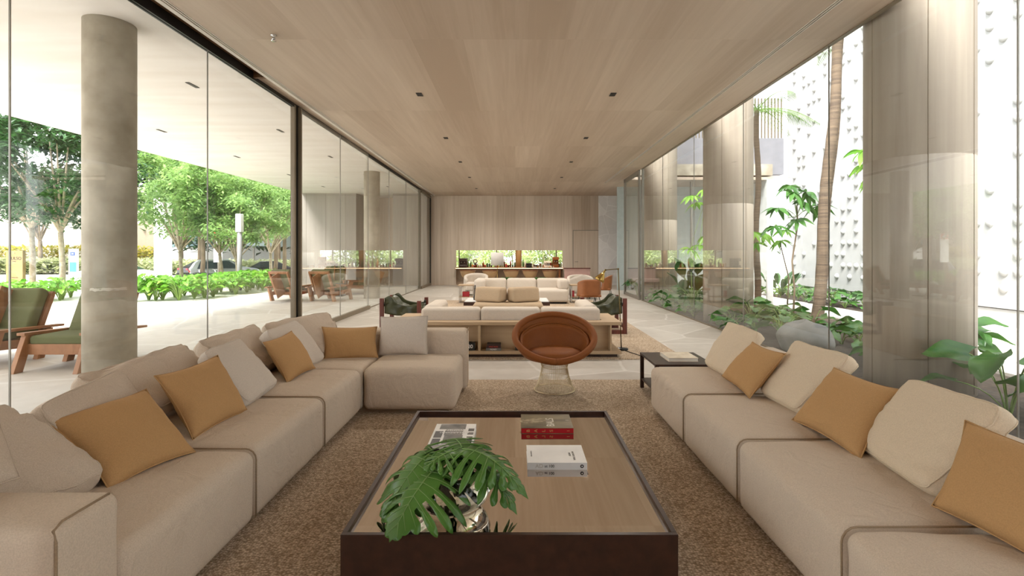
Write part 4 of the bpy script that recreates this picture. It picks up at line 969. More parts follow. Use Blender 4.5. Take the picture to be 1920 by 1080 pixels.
# cognac shell chairs
def shellchair(t, rz=0):
    L = t.location
    def f(u, v):
        a = 2*u-1; k = abs(a)**6; zz = .40+.40*v-.10*k*v; y = -.22+.03*(1-v)+.26*abs(a)**5; x = .285*max(-1, min(1, a*1.08))
        return Vector((x, y, zz))+L
    g = G(); g.surf(f, 32, 10); o = g.build('backrest', M['cognac'], t); m = o.modifiers.new('solid', 'SOLIDIFY'); m.thickness = .02
    g = G(); g.rbox(L.x-.25, L.x+.25, L.y-.18, L.y+.28, L.z+.38, L.z+.44, r=.02, n=6); g.build('seat', M['cognac'], t)
    for a in (-1, 1):
        for b in (-1, 1):
            g = G(); g.tube([L+Vector((a*.20, b*.18+.03, .38)), L+Vector((a*.27, b*.26+.03, 0))], .008, 6); g.build('leg', M['blackmetal'], t)
t = thing('shell_chair', 'cognac leather armchair with its back to the camera behind the right sling chair', 'armchair', (0, 0, 0)); shellchair(t); sc_ = t; t.location = (1.78, 12.3, .0141); t.rotation_euler[2] = radians(8)
t2 = dup(sc_, (2.55, 14.6, .0141), radians(75), 'cognac leather armchair seen from the side at the far right of the second rug'); 
# cream barrel armchairs
def bulky(t, throw=False, mat='cream'):
    L = t.location
    g = G(); g.rbox(L.x-.34, L.x+.34, L.y-.30, L.y+.35, L.z+.16, L.z+.44, r=.08, n=8); g.build('seat', M[mat], t)
    def f(u, v):
        a = radians(-125+250*u)
        return Vector((L.x+(.40-.03*v)*sin(a), L.y+.02+(.38-.02*v)*cos(a), L.z+.12+v*(.62-.2*abs(2*u-1)**2)))
    g = G(); g.surf(f, 24, 8); o = g.build('backrest', M[mat], t); m = o.modifiers.new('solid', 'SOLIDIFY'); m.thickness = .09; m.offset = 0
    for a in (-1, 1):
        for b in (-1, 1): g = G(); g.tube([L+Vector((a*.25, b*.24, .18)), L+Vector((a*.27, b*.27, 0))], .014, 6); g.build('leg', M['blackmetal'], t)
    if throw:
        g = G(); g.surf(lambda u, v: Vector((L.x-.38+.76*u, L.y-.40+.25*v-.12*(1-abs(2*v-1)), L.z+.20+.58*(1-abs(2*v-1))*(1-.25*abs(2*u-1))+.02*noise.noise(Vector((u*5, v*5, 2))))), 16, 14); o = g.build('throw_blanket', M['ivory'], t); m = o.modifiers.new('solid', 'SOLIDIFY'); m.thickness = .012
t = thing('tub_armchair', 'pinkish cream tub armchair behind the left end of the second cream sofa', 'armchair', (-1.35, 17.6, .0)); bulky(t)
t = thing('tub_armchair', 'cream armchair draped with a pale blanket right of the second cream sofa', 'armchair', (2.08, 16.4, .0)); bulky(t, True)
t = thing('bench_sofa', 'dark-framed pink bench seat against the door wall right of the bar', 'bench', (2.5, 20.5, 0))
g = G(); g.rbox(2.0, 3.05, 20.3, 20.9, .28, .42, r=.04, n=8); g.build('seat', plain('pink_fabric', 'c4a49a', .9), t); g = G(); g.box(2.0, 3.05, 20.88, 20.93, .3, .80); g.build('backrest', plain('pink_fabric2', 'bd9c92', .9), t)
g = G(); g.box(1.98, 3.07, 20.86, 20.95, .80, .835); g.build('top_rail', M['redwood'], t)
for x in (2.0, 3.02):
    for y in (20.3, 20.9): g = G(); g.box(x, x+.035, y, y+.035, 0, .8 if y > 20.5 else .3); g.build('leg', M['redwood'], t)
# white drum lamp on swing arm
t = thing('drum_lamp', 'brass floor lamp with large white drum shade behind the second cream sofa', 'floor lamp', (-.60, 17.2, 0))
g = G(); g.lathe([(.16, 0), (.16, .02)], 24, (-.60, 17.2, 0)); g.build('base', M['brass'], t)
g = G(); g.tube([(-.60, 17.2, .02), (-.60, 17.2, 1.15)], .009); g.tube([(-.60, 17.2, .80), (-.86, 17.2, .70)], .006); g.build('pole', M['brass'], t)
g = G(); g.lathe([(.218, 1.03), (.212, 1.46)], 40, (-.60, 17.2, 0), cap=False); o = g.build('lamp_shade', M['shade'], t); m = o.modifiers.new('solid', 'SOLIDIFY'); m.thickness = .004
# Platner armchairs along the bar
names_ = ['leftmost', 'second from the left', 'middle', 'second from the right', 'rightmost']
xs2 = [-2.02, -1.06, -.165, .635, 1.49]
pa = None
for nm, x in zip(names_, xs2):
    lb = 'tan wire-base armchair at the bar counter, %s of five' % nm
    if pa is None:
        pa = thing('bar_armchair', lb, 'chair', (0, 0, 0), group='wire base armchairs along the bar')
        g = G()
        g.surf(lambda u, v: Vector(((.15+.18*v**.45)*cos(2*pi*u), (.15+.16*v**.45)*sin(2*pi*u), .38+.32*v*(1-.12*(1+sin(2*pi*u))/2))), 28, 6, closed=True); o = g.build('shell', plain('tan_weave', 'b5936a', .7), pa); m = o.modifiers.new('solid', 'SOLIDIFY'); m.thickness = .02
        g = G(); g.tube([Vector((.33*cos(2*pi*i/28), .31*sin(2*pi*i/28), .70-.04*(1+sin(2*pi*i/28))/2)) for i in range(29)], .018, 6); g.build('top_rim', M['barwood'], pa)
        g = G(); g.lathe([(0, .44), (.2, .44), (.21, .47), (0, .49)], 20); g.build('seat_cushion', M['tan'], pa)
        g = G()
        for i in range(36):
            a = 2*pi*i/36; g.tube([(r*cos(a), r*sin(a), z) for r, z in ((.19, .01), (.14, .12), (.12, .24), (.17, .39))], .004, 4, cap=False)
        g.build('wire_base', M['champagne'], pa); pa.location = (x, 21.75, 0)
    else: dup(pa, (x, 21.75, 0), radians(random.Random(x).uniform(-15, 15)), lb)
# ================================================================ PLANTS
def leafblade(g, base, dirv, L, W, rng, curl=.5, heart=True):
    """broad leaf with midrib fold, mapped along dirv, normal roughly up"""
    d = Vector(dirv).normalized(); sd = d.cross(Vector((0, 0, 1)))
    if sd.length < .05: sd = Vector((1, 0, 0))
    sd.normalize(); sd = (Matrix.Rotation(rng.uniform(-.7, .7), 3, d) @ sd); up = sd.cross(d)
    nv, nh = 7, 3; vs = []
    for i in range(nv+1):
        s = i/nv
        w_ = W*.5*(sin(pi*min(1, (s*.86+.14)))**.75)*(1.15-.35*s) if heart else W*.5*sin(pi*(s*.94+.05))
        if i == nv: w_ = 0
        c = base+d*L*s-Vector((0, 0, 1))*curl*L*s*s*.45
        for j in range(-nh, nh+1):
            q = j/nh; back = -d*L*.20*(1-s)**5*abs(q)**1.5 if heart else Vector((0, 0, 0))
            vs.append(c+sd*w_*q+up*(abs(q)*w_*.25-.0)+up*.06*W*sin(s*9+j)*abs(q)+back)
    m = 2*nh+1
    g.add(vs, [(i*m+j, i*m+j+1, (i+1)*m+j+1, (i+1)*m+j) for i in range(nv) for j in range(m-1)], True)
def arum(seed, n=10, hgt=.38, L=.3, mat='leaf', spread=.32):
    rng = random.Random(seed); t = thing('leafy_plant', 'x y z w', 'plant', (0, 0, 0)); g = G(); s_ = G()
    for i in range(n):
        a = rng.uniform(0, 2*pi); r = spread*rng.uniform(.4, 1.1); h = hgt*rng.uniform(.45, 1.1)
        e = Vector((r*cos(a), r*sin(a), h)); s_.tube(bez((0.02*cos(a), .02*sin(a), 0), (r*.35*cos(a), r*.35*sin(a), h*.9), e, 5), .006, 5, cap=False)
        l_ = L*rng.uniform(.7, 1.15); leafblade(g, e, (cos(a), sin(a), rng.uniform(-.5, .35)), l_, l_*.78, rng, rng.uniform(.2, .9))
    g.build('foliage', M[mat], t); s_.build('stems', M['stem'], t); return t
LBL_G = 'green broad-leaved plant in the ground cover right outside the right glass wall'
protos = [arum(100+i, n=[9, 12, 8, 11][i], hgt=[.36, .42, .3, .5][i]) for i in range(4)]
rng = random.Random(11); used = set()
def place(pr, loc, lb, group, sc=1, rz=None):
    i = id(pr)
    if i not in used: used.add(i); o = pr; o.location = loc; o.rotation_euler = (0, 0, rng.uniform(0, 6)); o.scale = (sc,)*3; o['label'] = lb
    else: o = dup(pr, loc, rng.uniform(0, 6), lb, scale=sc)
    o['group'] = group; return o
G1 = 'ground cover plants outside the right glass'
y = 6.5
while y < 17.6:
    for x0 in (4.2, 4.65, 5.15, 5.7):
        x = x0+rng.uniform(-.15, .15); yy = y+rng.uniform(-.2, .2)
        if min((x-a)**2+(yy-b)**2 for a, b in ((4.46, 5.68), (4.54, 10.93), (4.58, 16.15), (4.2, 7.75))) < .80**2: continue
        if x < 4.15 : x = 4.2
        if x0 > 5.5 and rng.random() < .35: continue
        if yy < 8.8 and x0 < 4.6: continue
        place(protos[rng.randrange(4)], (x, yy, -.03), LBL_G, G1, rng.uniform(.7, 1.05))
    y += .55
# nearest plant by the column
pn = arum(201, 11, .55, .34, 'leaf', .36); pn.location = (4.55, 4.72, -.03); pn['label'] = 'glossy broad-leaved plant rising between the near clad column and the right glass joint'
pn2 = arum(205, 9, .42, .32, 'leaf', .34); pn2.location = (4.75, 4.25, -.03); pn2['label'] = 'broad-leaved plant at the right edge of the picture outside the glass'
# bed along the white wall
G2 = 'ground cover plants at the foot of the white wall'
y = 12.9
while y < 18:
    for x0 in (8.75, 9.2):
        place(protos[rng.randrange(4)], (x0+rng.uniform(-.1, .1), y+rng.uniform(-.2, .2), -.01), 'green broad-leaved plant at the foot of the white studded wall', G2, rng.uniform(.6, .9))
    y += .6
# boulder
g = G(); g.surf(lambda u, v: Vector((4.38+.36*sin(pi*v)*cos(2*pi*u), 7.75+.5*sin(pi*v)*sin(2*pi*u), .14+.28*cos(pi*v)))+Vector((1, 1, 1))*.05*noise.noise(Vector((u*3, v*4, 0))), 32, 16, closed=True)
tag(g.build('boulder', M['boulder'], merge=True), 'smooth grey boulder behind the right glass between plants', 'boulder')
# tall dark banana-like clump
def clump(loc, n, hgt, L, W, seed, mat, name, lb, cat='plant', lean=.35):
    rng = random.Random(seed); t = thing(name, lb, cat, (0, 0, 0)); g = G(); s_ = G()
    for i in range(n):
        a = rng.uniform(0, 2*pi); h = hgt*rng.uniform(.5, 1); e = Vector((lean*h*cos(a), lean*h*sin(a), h*.75))
        s_.tube(bez((0, 0, 0), (0, 0, h*.5), e, 4), .012, 5, cap=False); leafblade(g, e, (cos(a)*.6, sin(a)*.6, 1), L*rng.uniform(.7, 1.1), W, rng, .5, False)
    g.build('foliage', M[mat], t); s_.build('stems', M['stem'], t); t.location = loc; return t
clump((4.35, 12.6, -.03), 12, 1.35, .62, .26, 5, 'leafdark', 'paddle_leaf_plant', 'tall dark paddle-leaved plant between the two far clad columns', 'plant')
clump((8.7, 16.8, -.01), 16, .7, .6, .16, 6, 'leafdark', 'bird_nest_plant', 'wide dark strap-leaved shrub at the far end of the white wall', 'plant', .7)
# schefflera-like umbrella trees
def palmate(g, c, r, rng, mat=None):
    n = rng.choice([8, 9, 10]); tilt = Matrix.Rotation(rng.uniform(-.6, .6), 3, 'X') @ Matrix.Rotation(rng.uniform(-.6, .6), 3, 'Y')
    for i in range(n):
        a = 2*pi*i/n+rng.uniform(-.15, .15); d = tilt @ Vector((cos(a), sin(a), -.15)); leafblade(g, c, d, r*rng.uniform(.8, 1.05), r*.30, rng, .9, False)
def umbrella_tree(loc, path, heads, lb, mat='leaf', r=.2, seed=1, tr=.022):
    rng = random.Random(seed); t = thing('umbrella_tree', lb, 'tree', loc); L = Vector(loc); g = G(); g.tube([L+Vector(p) for p in path], [tr*(1-.5*i/len(path)) for i in range(len(path))], 8); g.build('trunk', M['bark'], t)
    g = G(); s_ = G(); top = L+Vector(path[-1])
    for h in heads:
        e = L+Vector(h); palmate(g, e, r, rng); s_.tube(bez(top-Vector((0, 0, .25)), (top+e)/2, e, 4), .006, 5, cap=False)
    g.build('foliage', M[mat], t); s_.build('branches', M['stem'], t); return t
rr = random.Random(4)
umbrella_tree((5.97, 11.0, -.03), [(0, 0, 0), (.03, 0, .7), (-.02, 0, 1.3), (.10, 0, 2.1), (.08, 0, 2.5)], [(.08, 0, 2.2), (-.28, .1, 2.45), (-.1, -.2, 2.75), (.35, .1, 2.8), (.55, 0, 2.5), (-.4, 0, 2.05), (.05, .2, 2.95), (.2, -.1, 2.55)], 'umbrella-leaved tree with thin bent trunk in front of the white studded wall', r=.36, seed=3)
umbrella_tree((6.15, 11.6, -.03), [(0, 0, 0), (.05, 0, .9), (-.15, 0, 1.7)], [(-.15, 0, 1.75), (-.45, .1, 1.9), (0, .1, 2.0), (-.75, 0, 1.95), (-.6, .2, 1.7)], 'smaller pale umbrella-leaved tree behind the bent thin trunk', 'leafbright', .3, 5, .018)
umbrella_tree((5.35, 14.6, -.03), [(0, 0, 0), (.05, 0, 1.2), (.02, 0, 2.4), (.08, 0, 3.2)], [(-.2, 0, 2.9), (.1, 0, 3.3), (-.35, 0, 3.1), (.35, .1, 3.2), (.3, 0, 2.8), (-.1, 0, 1.7), (.3, 0, 1.75), (-.35, 0, 1.6), (.1, 0, 1.95)], 'tall bright umbrella-leaved tree between the two far clad columns', 'leafbright', .34, 8, .03)
umbrella_tree((6.5, 9.4, -.03), [(0, 0, 0), (0, 0, 1.5), (.05, 0, 2.9)], [(-.05, 0, 3.1), (-.12, 0, 3.35), (.12, 0, 3.25), (.1, 0, 2.95)], 'umbrella-leaved tree partly hidden by the near clad column', 'leafbright', .34, 9, .02)
# palms
def frond(g, base, d, L, rng, drop=.9):
    d = Vector(d).normalized(); pts = [base+d*L*s-Vector((0, 0, 1))*drop*L*s*s*.6 for s in [i/10 for i in range(11)]]
    for i in range(1, 11):
        tg = (pts[i]-pts[i-1]).normalized(); sd = tg.cross(Vector((0, 0, 1))).normalized()
        for k in (0, .33, .66):
            p = pts[i-1].lerp(pts[i], k)
            for s in (-1, 1):
                l_ = L*.34*sin(pi*(.12+.85*(i-1+k)/10)); dr = (sd*s+tg*.9+Vector((0, 0, -.55))).normalized(); w_ = tg*.011
                q = p+dr*l_*.6; e = q+(dr+Vector((0, 0, -.5))).normalized()*l_*.4
                g.add([p-w_*.5, p+w_*.5, q+w_*.7, q-w_*.7, e], [(0, 1, 2, 3), (3, 2, 4)], True)
    return pts
def palm(loc, lean, hgt, nf, lb, tr=.10, L=1.5, mat='palmleaf', seed=2):
    rng = random.Random(seed); t = thing('palm_tree', lb, 'palm', loc); B = Vector(loc); top = B+Vector((lean, 0, hgt))
    g = G(); n = 30
    g.tube([B.lerp(top, i/n)+Vector((.03*sin(i*.4), 0, 0)) for i in range(n+1)], [tr*(1.15 if i == 0 else 1)*(1+.06*(i % 2))*(1-.25*i/n) for i in range(n+1)], 12); g.build('trunk', M['palmtrunk'], t)
    g = G(); s_ = G()
    for i in range(nf):
        a = 2*pi*i/nf+rng.uniform(-.3, .3); pts = frond(g, top, (cos(a), sin(a), rng.uniform(.1, 1.0)), L*rng.uniform(.8, 1.1), rng); s_.tube(pts, [.014*(1-.8*j/10) for j in range(11)], 5, cap=False)
    g.build('fronds', M[mat], t); s_.build('frond_stalks', M['stem'], t); return t
palm((5.93, 10.1, -.03), .52, 6.6, 9, 'tall ringed palm trunk leaning right in front of the white studded wall', .105, 1.5)
palm((6.22, 10.45, -.03), .50, 6.2, 5, 'thin palm trunk tied beside the tall ringed palm', .05, 1.2, seed=9)
palm((5.80, 12.3, -.03), .02, 4.9, 9, 'palm with bright feathery crown beside the middle clad column', .075, 1.35, seed=4)
g = G(); g.box(6.35, 6.5, 12.9, 12.96, -.03, .85); tag(g.build('garden_marker', M['white']), 'white upright slab standing among plants beside the palm', 'marker')
# ---- street-side planting
GA = 'shrubs in the bed between terrace and street'
pa_ = [arum(300+i, 42, .55, .17, 'leafbright', .36) for i in range(3)]
y = 11.5
while y < 16.8:
    for x0 in (-13.9, -14.4): place(pa_[rng.randrange(3)], (x0+rng.uniform(-.15, .15), y+rng.uniform(-.2, .2), 0), 'bright bushy shrub in the bed behind the green lounge chairs', GA, rng.uniform(.8, 1.1))
    y += .5
y = 15.3
while y < 21.6:
    for x0 in (-10.2, -10.8, -11.4): place(pa_[rng.randrange(3)], (x0+(y-15)*.12+rng.uniform(-.15, .15), y+rng.uniform(-.25, .25), 0), 'leafy shrub in the planting bed along the terrace edge', 'shrubs along the terrace edge', rng.uniform(.85, 1.3))
    y += .6
def grass(seed, n=60, hgt=.55, mat='leafbright'):
    rng = random.Random(seed); g = G()
    for i in range(n):
        a = rng.uniform(0, 2*pi); r = rng.uniform(0, .16); b = Vector((r*cos(a), r*sin(a), 0)); h = hgt*rng.uniform(.6, 1.1); w_ = Vector((-sin(a), cos(a), 0))*.012
        o = Vector((cos(a), sin(a), 0)); m1 = b+o*h*.15+Vector((0, 0, h*.6)); e = b+o*h*.5+Vector((0, 0, h*.95))
        g.add([b-w_, b+w_, m1+w_, m1-w_, e], [(0, 1, 2, 3), (3, 2, 4)], True)
    return tag(g.build('grass_tuft', M[mat], origin=(0, 0, 0)), 'tuft of long green grass beside the pavement in front of the parked cars', 'grass')
gp = grass(1); gp['group'] = 'grass tufts in front of the parked cars'
gl = []
y = 17.2
while y < 30:
    for x0 in (-13.5, -14.1):
        if not gl: gp.location = (x0, y, 0); gl.append(gp)
        else: dup(gp, (x0+rng.uniform(-.2, .2), y+rng.uniform(-.2, .2), 0), rng.uniform(0, 6), scale=rng.uniform(.8, 1.15))
    y += .55
# far pale hedge strip, stuff
def strip(name, x0, x1, y0, y1, z, h, n, L, mat, lb, seed):
    rng = random.Random(seed); g = G()
    for i in range(n):
        p = Vector((rng.uniform(x0, x1), rng.uniform(y0, y1), z+h*rng.random()**.7)); a = rng.uniform(0, 2*pi)
        g.leafcard(p, Vector((cos(a), sin(a), rng.uniform(-.2, 1.0))), Vector((0, 0, 1)), L*rng.uniform(.7, 1.3), L*.35)
    tag(g.build(name, M[mat]), lb, 'hedge', kind='stuff')
strip('pale_hedge', -62, -34, 48, 51, -.6, 1.3, 9000, .7, 'leafpale', 'low pale grass hedge along the far side of the street', 1)
strip('mixed_hedge', -62, -36, 51, 53, -.3, 2.3, 5000, .6, 'leafgold', 'golden and reddish shrubs below the ivy wall across the street', 2)
strip('low_hedge', -34, -8, 46, 50, -.6, 1.2, 7000, .6, 'leafpale', 'pale undergrowth beyond the parked cars', 3)
strip('far_foliage', -45, 0, 55, 63, 1.5, 13, 15000, 1.5, 'leafdark', 'dense dark tree canopy in the far background across the street', 7)
# ---- trees
def crown(seed, n=3600, R_=(1.8, 1.8, 1.4), L=.22, nc=46):
    rng = random.Random(seed); g = G(); cs_ = []
    for i in range(nc):
        while True:
            p = Vector((rng.uniform(-1, 1), rng.uniform(-1, 1), rng.uniform(-1, 1)))
            if .25 < p.length < 1: break
        cs_.append(Vector((p.x*R_[0], p.y*R_[1], p.z*R_[2])))
    for i in range(n):
        c = cs_[rng.randrange(nc)]; o = Vector((rng.gauss(0, .28), rng.gauss(0, .28), rng.gauss(0, .16)))
        a = rng.uniform(0, 2*pi); g.leafcard(c+o, Vector((cos(a), sin(a), rng.uniform(-.9, .25))), Vector((rng.uniform(-.4, .4), rng.uniform(-.4, .4), 1)), L*rng.uniform(.7, 1.3), L*.42)
    return g, cs_
def tree(seed, hgt, trunk_r, R_, L, mat, bark, n=3600, fork=.5):
    t = thing('street_tree', 'x', 'tree', (0, 0, 0)); g, cs_ = crown(seed, n, R_, L); cz = hgt
    g.v = [v+Vector((0, 0, cz)) for v in g.v]; g.build('crown', M[mat], t)
    rng = random.Random(seed+1); g = G(); f = Vector((rng.uniform(-.1, .1), 0, hgt*fork)); g.tube([(0, 0, 0), f*.5+Vector((rng.uniform(-.06, .06), 0, 0)), f], [trunk_r, trunk_r*.85, trunk_r*.75], 10); g.build('trunk', M[bark], t)
    g = G()
    for c in cs_[:12]: g.tube(bez(f, f+Vector((c.x*.3, c.y*.3, hgt*.2)), c*.85+Vector((0, 0, cz)), 5), [trunk_r*.5*(1-.13*i) for i in range(6)], 6, cap=False)
    g.build('branches', M[bark], t); return t
ta = tree(21, 4.3, .09, (2.3, 2.3, 2.0), .24, 'leaftree', 'barkpale', 6500, .42)
tb = tree(22, 5.2, .13, (2.5, 2.5, 2.3), .28, 'leaftree', 'bark', 6500, .5)
tcx = tree(23, 6.5, .2, (3.2, 3.2, 2.4), .42, 'leafdark', 'bark', 4600, .45)
td = tree(24, 4.9, .10, (2.0, 2.4, 2.2), .26, 'leafdark', 'barkpale', 7000, .5)
TG = None
spots = [(ta, -14.6, 22.4, -.3, 1.0, 'slim pale-barked street tree just right of the near concrete column'),
 (dup(ta), -12.6, 22.0, -.3, .95, 'slim curved street tree left of the square-topped lamp post'),
 (dup(ta), -11.6, 21.4, -.3, .78, 'slender street tree right of the square-topped lamp post'),
 (dup(ta), -12.4, 26.0, -.3, .95, 'slender street tree beside the metal mullion'),
 (tb, -20.6, 33.6, -.6, 1.2, 'forked dark-trunked street tree behind the motorcycles'),
 (dup(tb), -19.5, 34.0, -.6, 1.25, 'straight brown-trunked street tree behind the silver car'),
 (dup(tb), -16.0, 34.0, -.6, 1.15, 'brown-trunked street tree right of the red and white sign'),
 (dup(tb), -15.6, 29.0, -.6, 1.05, 'leaning brown-trunked street tree behind the lamp post'),
 (dup(tb), -14.5, 32.0, -.6, 1.1, 'brown-trunked street tree behind the terrace shrubs'),
 (dup(tb), -26.0, 42.0, -.6, 1.3, 'street tree in the distance left of the white pillar'),
 (tcx, -33, 50.5, -.6, 1.1, 'big dark tree across the street behind the white car'),
 (dup(tcx), -24, 52, -.6, 1.25, 'big dark tree across the street behind the silver car'),
 (dup(tcx), -16, 50, -.6, 1.2, 'big dark tree across the street right of the lamp post'),
 (dup(tcx), -46, 49.5, -.6, 1.1, 'big dark tree rising above the ivy wall'),
 (td, -15.6, 17.6, -.3, 1.0, 'dark-leaved tree hanging its branches left of the near concrete column'),
 (dup(td), -18.4, 19.5, -.3, 1.1, 'dark-leaved tree at the left edge of the picture')]
for o, x, y, z, s, lb in spots: o.location = (x, y, z); o.scale = (s,)*3; o.rotation_euler = (0, 0, rng.uniform(0, 6)); o['label'] = lb
# greenery behind the bar window
te = tree(26, 4.3, .09, (2.3, 2.3, 2.0), .26, 'leafbar', 'barkpale', 4200, .42)
for i, x in enumerate((-4.5, -2.2, .0, 2.2, 4.4)):
    wd = ['far left', 'left', 'middle', 'right', 'far right'][i]
    o = te if i == 0 else dup(te)
    o.location = (x, 36+rng.uniform(-1, 1), -3.0); o.rotation_euler = (0, 0, rng.uniform(0, 6)); o['label'] = 'leafy tree seen through the bar window, %s of the five' % wd; o['group'] = 'trees behind the bar window'
# ---- street furniture
t = thing('lamp_post', 'grey street lamp post with a square white lantern top', 'street lamp', (-10.66, 19.8, -.3))
g = G(); g.tube([(-10.66, 19.8, -.3), (-10.66, 19.8, 2.25)], .085, 16); g.build('pole', plain('lamp_post_grey', '8e8c8c', .5), t); g = G(); g.box(-10.77, -10.55, 19.69, 19.91, 2.25, 2.95); g.build('lantern', M['white'], t, bev=.02)
t = thing('street_sign', 'red and white street sign on a thin post between trees', 'sign', (-17.4, 30, -.6))
g = G(); g.tube([(-17.4, 30, -.6), (-17.4, 30, 2.7)], .03); g.build('post', M['framegrey'], t); g = G(); g.box(-17.65, -17.15, 29.96, 29.99, .9, 2.75); g.build('panel', M['white'], t); g = G(); g.box(-17.62, -17.18, 29.95, 29.96, 2.25, 2.72); g.build('warning_square', plain('orange_red', 'd8402a', .5), t)
g = G(); g.prism([(-17.4, 2.63), (-17.55, 2.33), (-17.25, 2.33)], 29.94, 29.95, 'y'); g.build('warning_triangle', M['white'], t)
g = G(); g.box(-21.6, -20.9, 30.6, 31.2, -.6, 5.5); structure(g.build('pillar_white', M['white']))
t = thing('direction_totem', 'tan upright sign board with black wordmark at the street side', 'sign', (-17.6, 18, -.3))
g = G(); g.box(-17.85, -17.27, 17.95, 18.07, -.3, 1.53); g.build('panel', M['totem'], t)
lettering('PULSO', .15, t, (-17.53, 17.945, 1.25), (pi/2, 0, 0), M['black']); lettering('hotel', .06, t, (-17.56, 17.945, 1.15), (pi/2, 0, 0), M['black']); lettering('FARIA LIMA', .045, t, (-17.54, 17.945, .58), (pi/2, 0, 0), M['black']); lettering('P', .05, t, (-17.54, 17.945, 1.43), (pi/2, 0, 0), M['black'])
t = thing('parking_sign', 'white and blue upright sign board across the street beside the concrete column', 'sign', (-25.9, 30, -.6))
g = G(); g.box(-26.15, -25.6, 29.97, 30.03, -.6, 1.68); g.build('panel', M['white'], t)
g = G(); g.box(-26.03, -25.77, 29.955, 29.97, 1.28, 1.50); g.build('pictogram_box', plain('navy', '1f3f78', .5), t); g = G(); g.box(-26.08, -25.68, 29.955, 29.97, .33, .90); g.build('info_block', M['bluesign'], t)
lettering('H', .17, t, (-25.9, 29.95, 1.39), (pi/2, 0, 0), M['white']); lettering('24 h', .16, t, (-25.9, 29.95, 1.10), (pi/2, 0, 0), M['bluesign'])
t = thing('barrier_rail', 'low orange rail between the grass and the terrace bed', 'rail', (-11.8, 20.3, 0))
g = G(); g.box(-12.6, -11.2, 20.2, 20.25, .42, .47); g.build('rail', plain('rust_orange', 'b5603a', .6), t); g = G()
for x in (-12.5, -11.3): g.box(x, x+.04, 20.2, 20.25, 0, .42)
g.build('posts', plain('rust_orange2', 'a55432', .6), t)
# cars
def car(t, body, L=4.4, Wd=1.75, Hh=1.45, suv=False):
    hw = Wd/2; k = 1.0
    if suv: prof = [(-2.15, .35), (-2.2, .95), (-1.95, 1.35), (-1.7, Hh*.98), (.1, Hh), (.95, 1.08), (1.9, .92), (2.15, .6), (2.1, .3)]
    else: prof = [(-2.2, .35), (-2.22, .85), (-1.75, .98), (-1.05, Hh*.97), (.05, Hh), (.95, .98), (1.95, .82), (2.2, .55), (2.15, .28)]
    def off(y_, z): return hw*(1-.22*max(0, z-.85)/.6)
    g = G(); n = len(prof); vs = [(x, -off(0, z), z) for x, z in prof]+[(x, off(0, z), z) for x, z in prof]
    g.add(vs, [tuple(range(n))[::-1], tuple(range(n, 2*n))]+[(i, (i+1) % n, n+(i+1) % n, n+i) for i in range(n)]); g.build('body', body, t, bev=.06)
    g = G()
    side = [(-1.55, .95), (-1.0, Hh*.92), (.0, Hh*.94), (.72, .98)] if not suv else [(-1.8, .98), (-1.6, Hh*.92), (.05, Hh*.94), (.75, 1.0)]
    for s in (-1, 1):
        a = [(x, s*(off(0, z)+.012), z) for x, z in side]; g.add(a, [(0, 1, 2, 3)])
    g.add([(prof[4][0]+.12, -hw*.72, Hh-.06), (prof[4][0]+.12, hw*.72, Hh-.06), (prof[5][0]-.05, hw*.88, prof[5][1]+.06), (prof[5][0]-.05, -hw*.88, prof[5][1]+.06)], [(0, 1, 2, 3)])
    g.build('windows', M['carglass'], t)
    g = G(); 
    for s in (-1, 1): g.box(-.42, -.36, s*(off(0, 1.2)+.012)-.01, s*(off(0, 1.2)+.012)+.01, .95, Hh*.92)
    g.build('door_pillar', body, t)
    for x in (-1.35, 1.35):
        for s in (-1, 1):
            g = G(); g.tube([(x, s*hw-.11*s, .32), (x, s*hw+.015*s, .32)], .32, 20); w_ = g.build('wheel', M['tyre'], t); g = G(); g.tube([(x, s*hw, .32), (x, s*hw+.025*s, .32)], .19, 12); g.build('hubcap', M['steel'], w_)
    g = G()
    for s in (-1, 1): g.box(-2.24, -2.12, s*.62-.12, s*.62+.12, .72, .86)
    g.build('tail_light', M['red'], t)
def mkcar(body, lb, loc, rz, suv=False, Hh=1.45):
    t = thing('car', lb, 'car', (0, 0, 0)); car(t, body, suv=suv, Hh=Hh); t.location = loc; t.rotation_euler = (0, 0, rz)
mkcar(M['carwhite'], 'white parked sedan just right of the near concrete column', (-24.3, 31.6, -.6), radians(8))
mkcar(M['carsilver'], 'silver parked estate car behind the planting bed', (-20.3, 36.0, -.6), radians(35), True, 1.6)
mkcar(M['cardark'], 'dark parked car right of the lamp post', (-18.0, 38.5, -.6), radians(25), False, 1.45)
mkcar(M['cardark'], 'dark parked car beside the silver estate car', (-24.6, 41.5, -.6), radians(60), False, 1.4)
def moto(lb, loc, rz):
    t = thing('motorcycle', lb, 'motorcycle', (0, 0, 0))
    for x in (-.62, .66):
        g = G(); g.surf(lambda u, v: Vector((x+(.27+.05*cos(2*pi*v))*cos(2*pi*u), .05*sin(2*pi*v), .32+(.27+.05*cos(2*pi*v))*sin(2*pi*u))), 18, 6, closed=True); g.build('wheel', M['tyre'], t)
    g = G(); g.rbox(-.3, .35, -.14, .14, .45, .82, r=.1, n=5); g.build('body', M['cardark'], t); g = G(); g.rbox(-.75, -.1, -.13, .13, .78, .88, r=.04, n=5); g.build('seat', M['black'], t)
    g = G(); g.tube([(.62, 0, .32), (.40, 0, 1.0)], .03); g.tube([(.38, -.33, 1.05), (.42, 0, 1.0), (.38, .33, 1.05)], .015); g.build('handlebar', M['steel'], t); t.location = loc; t.rotation_euler = (0, 0, rz)
moto('parked motorcycle nearest the white sedan', (-19.3, 30.5, -.6), radians(40)); moto('parked motorcycle next to the silver estate car', (-18.5, 30.8, -.6), radians(50))
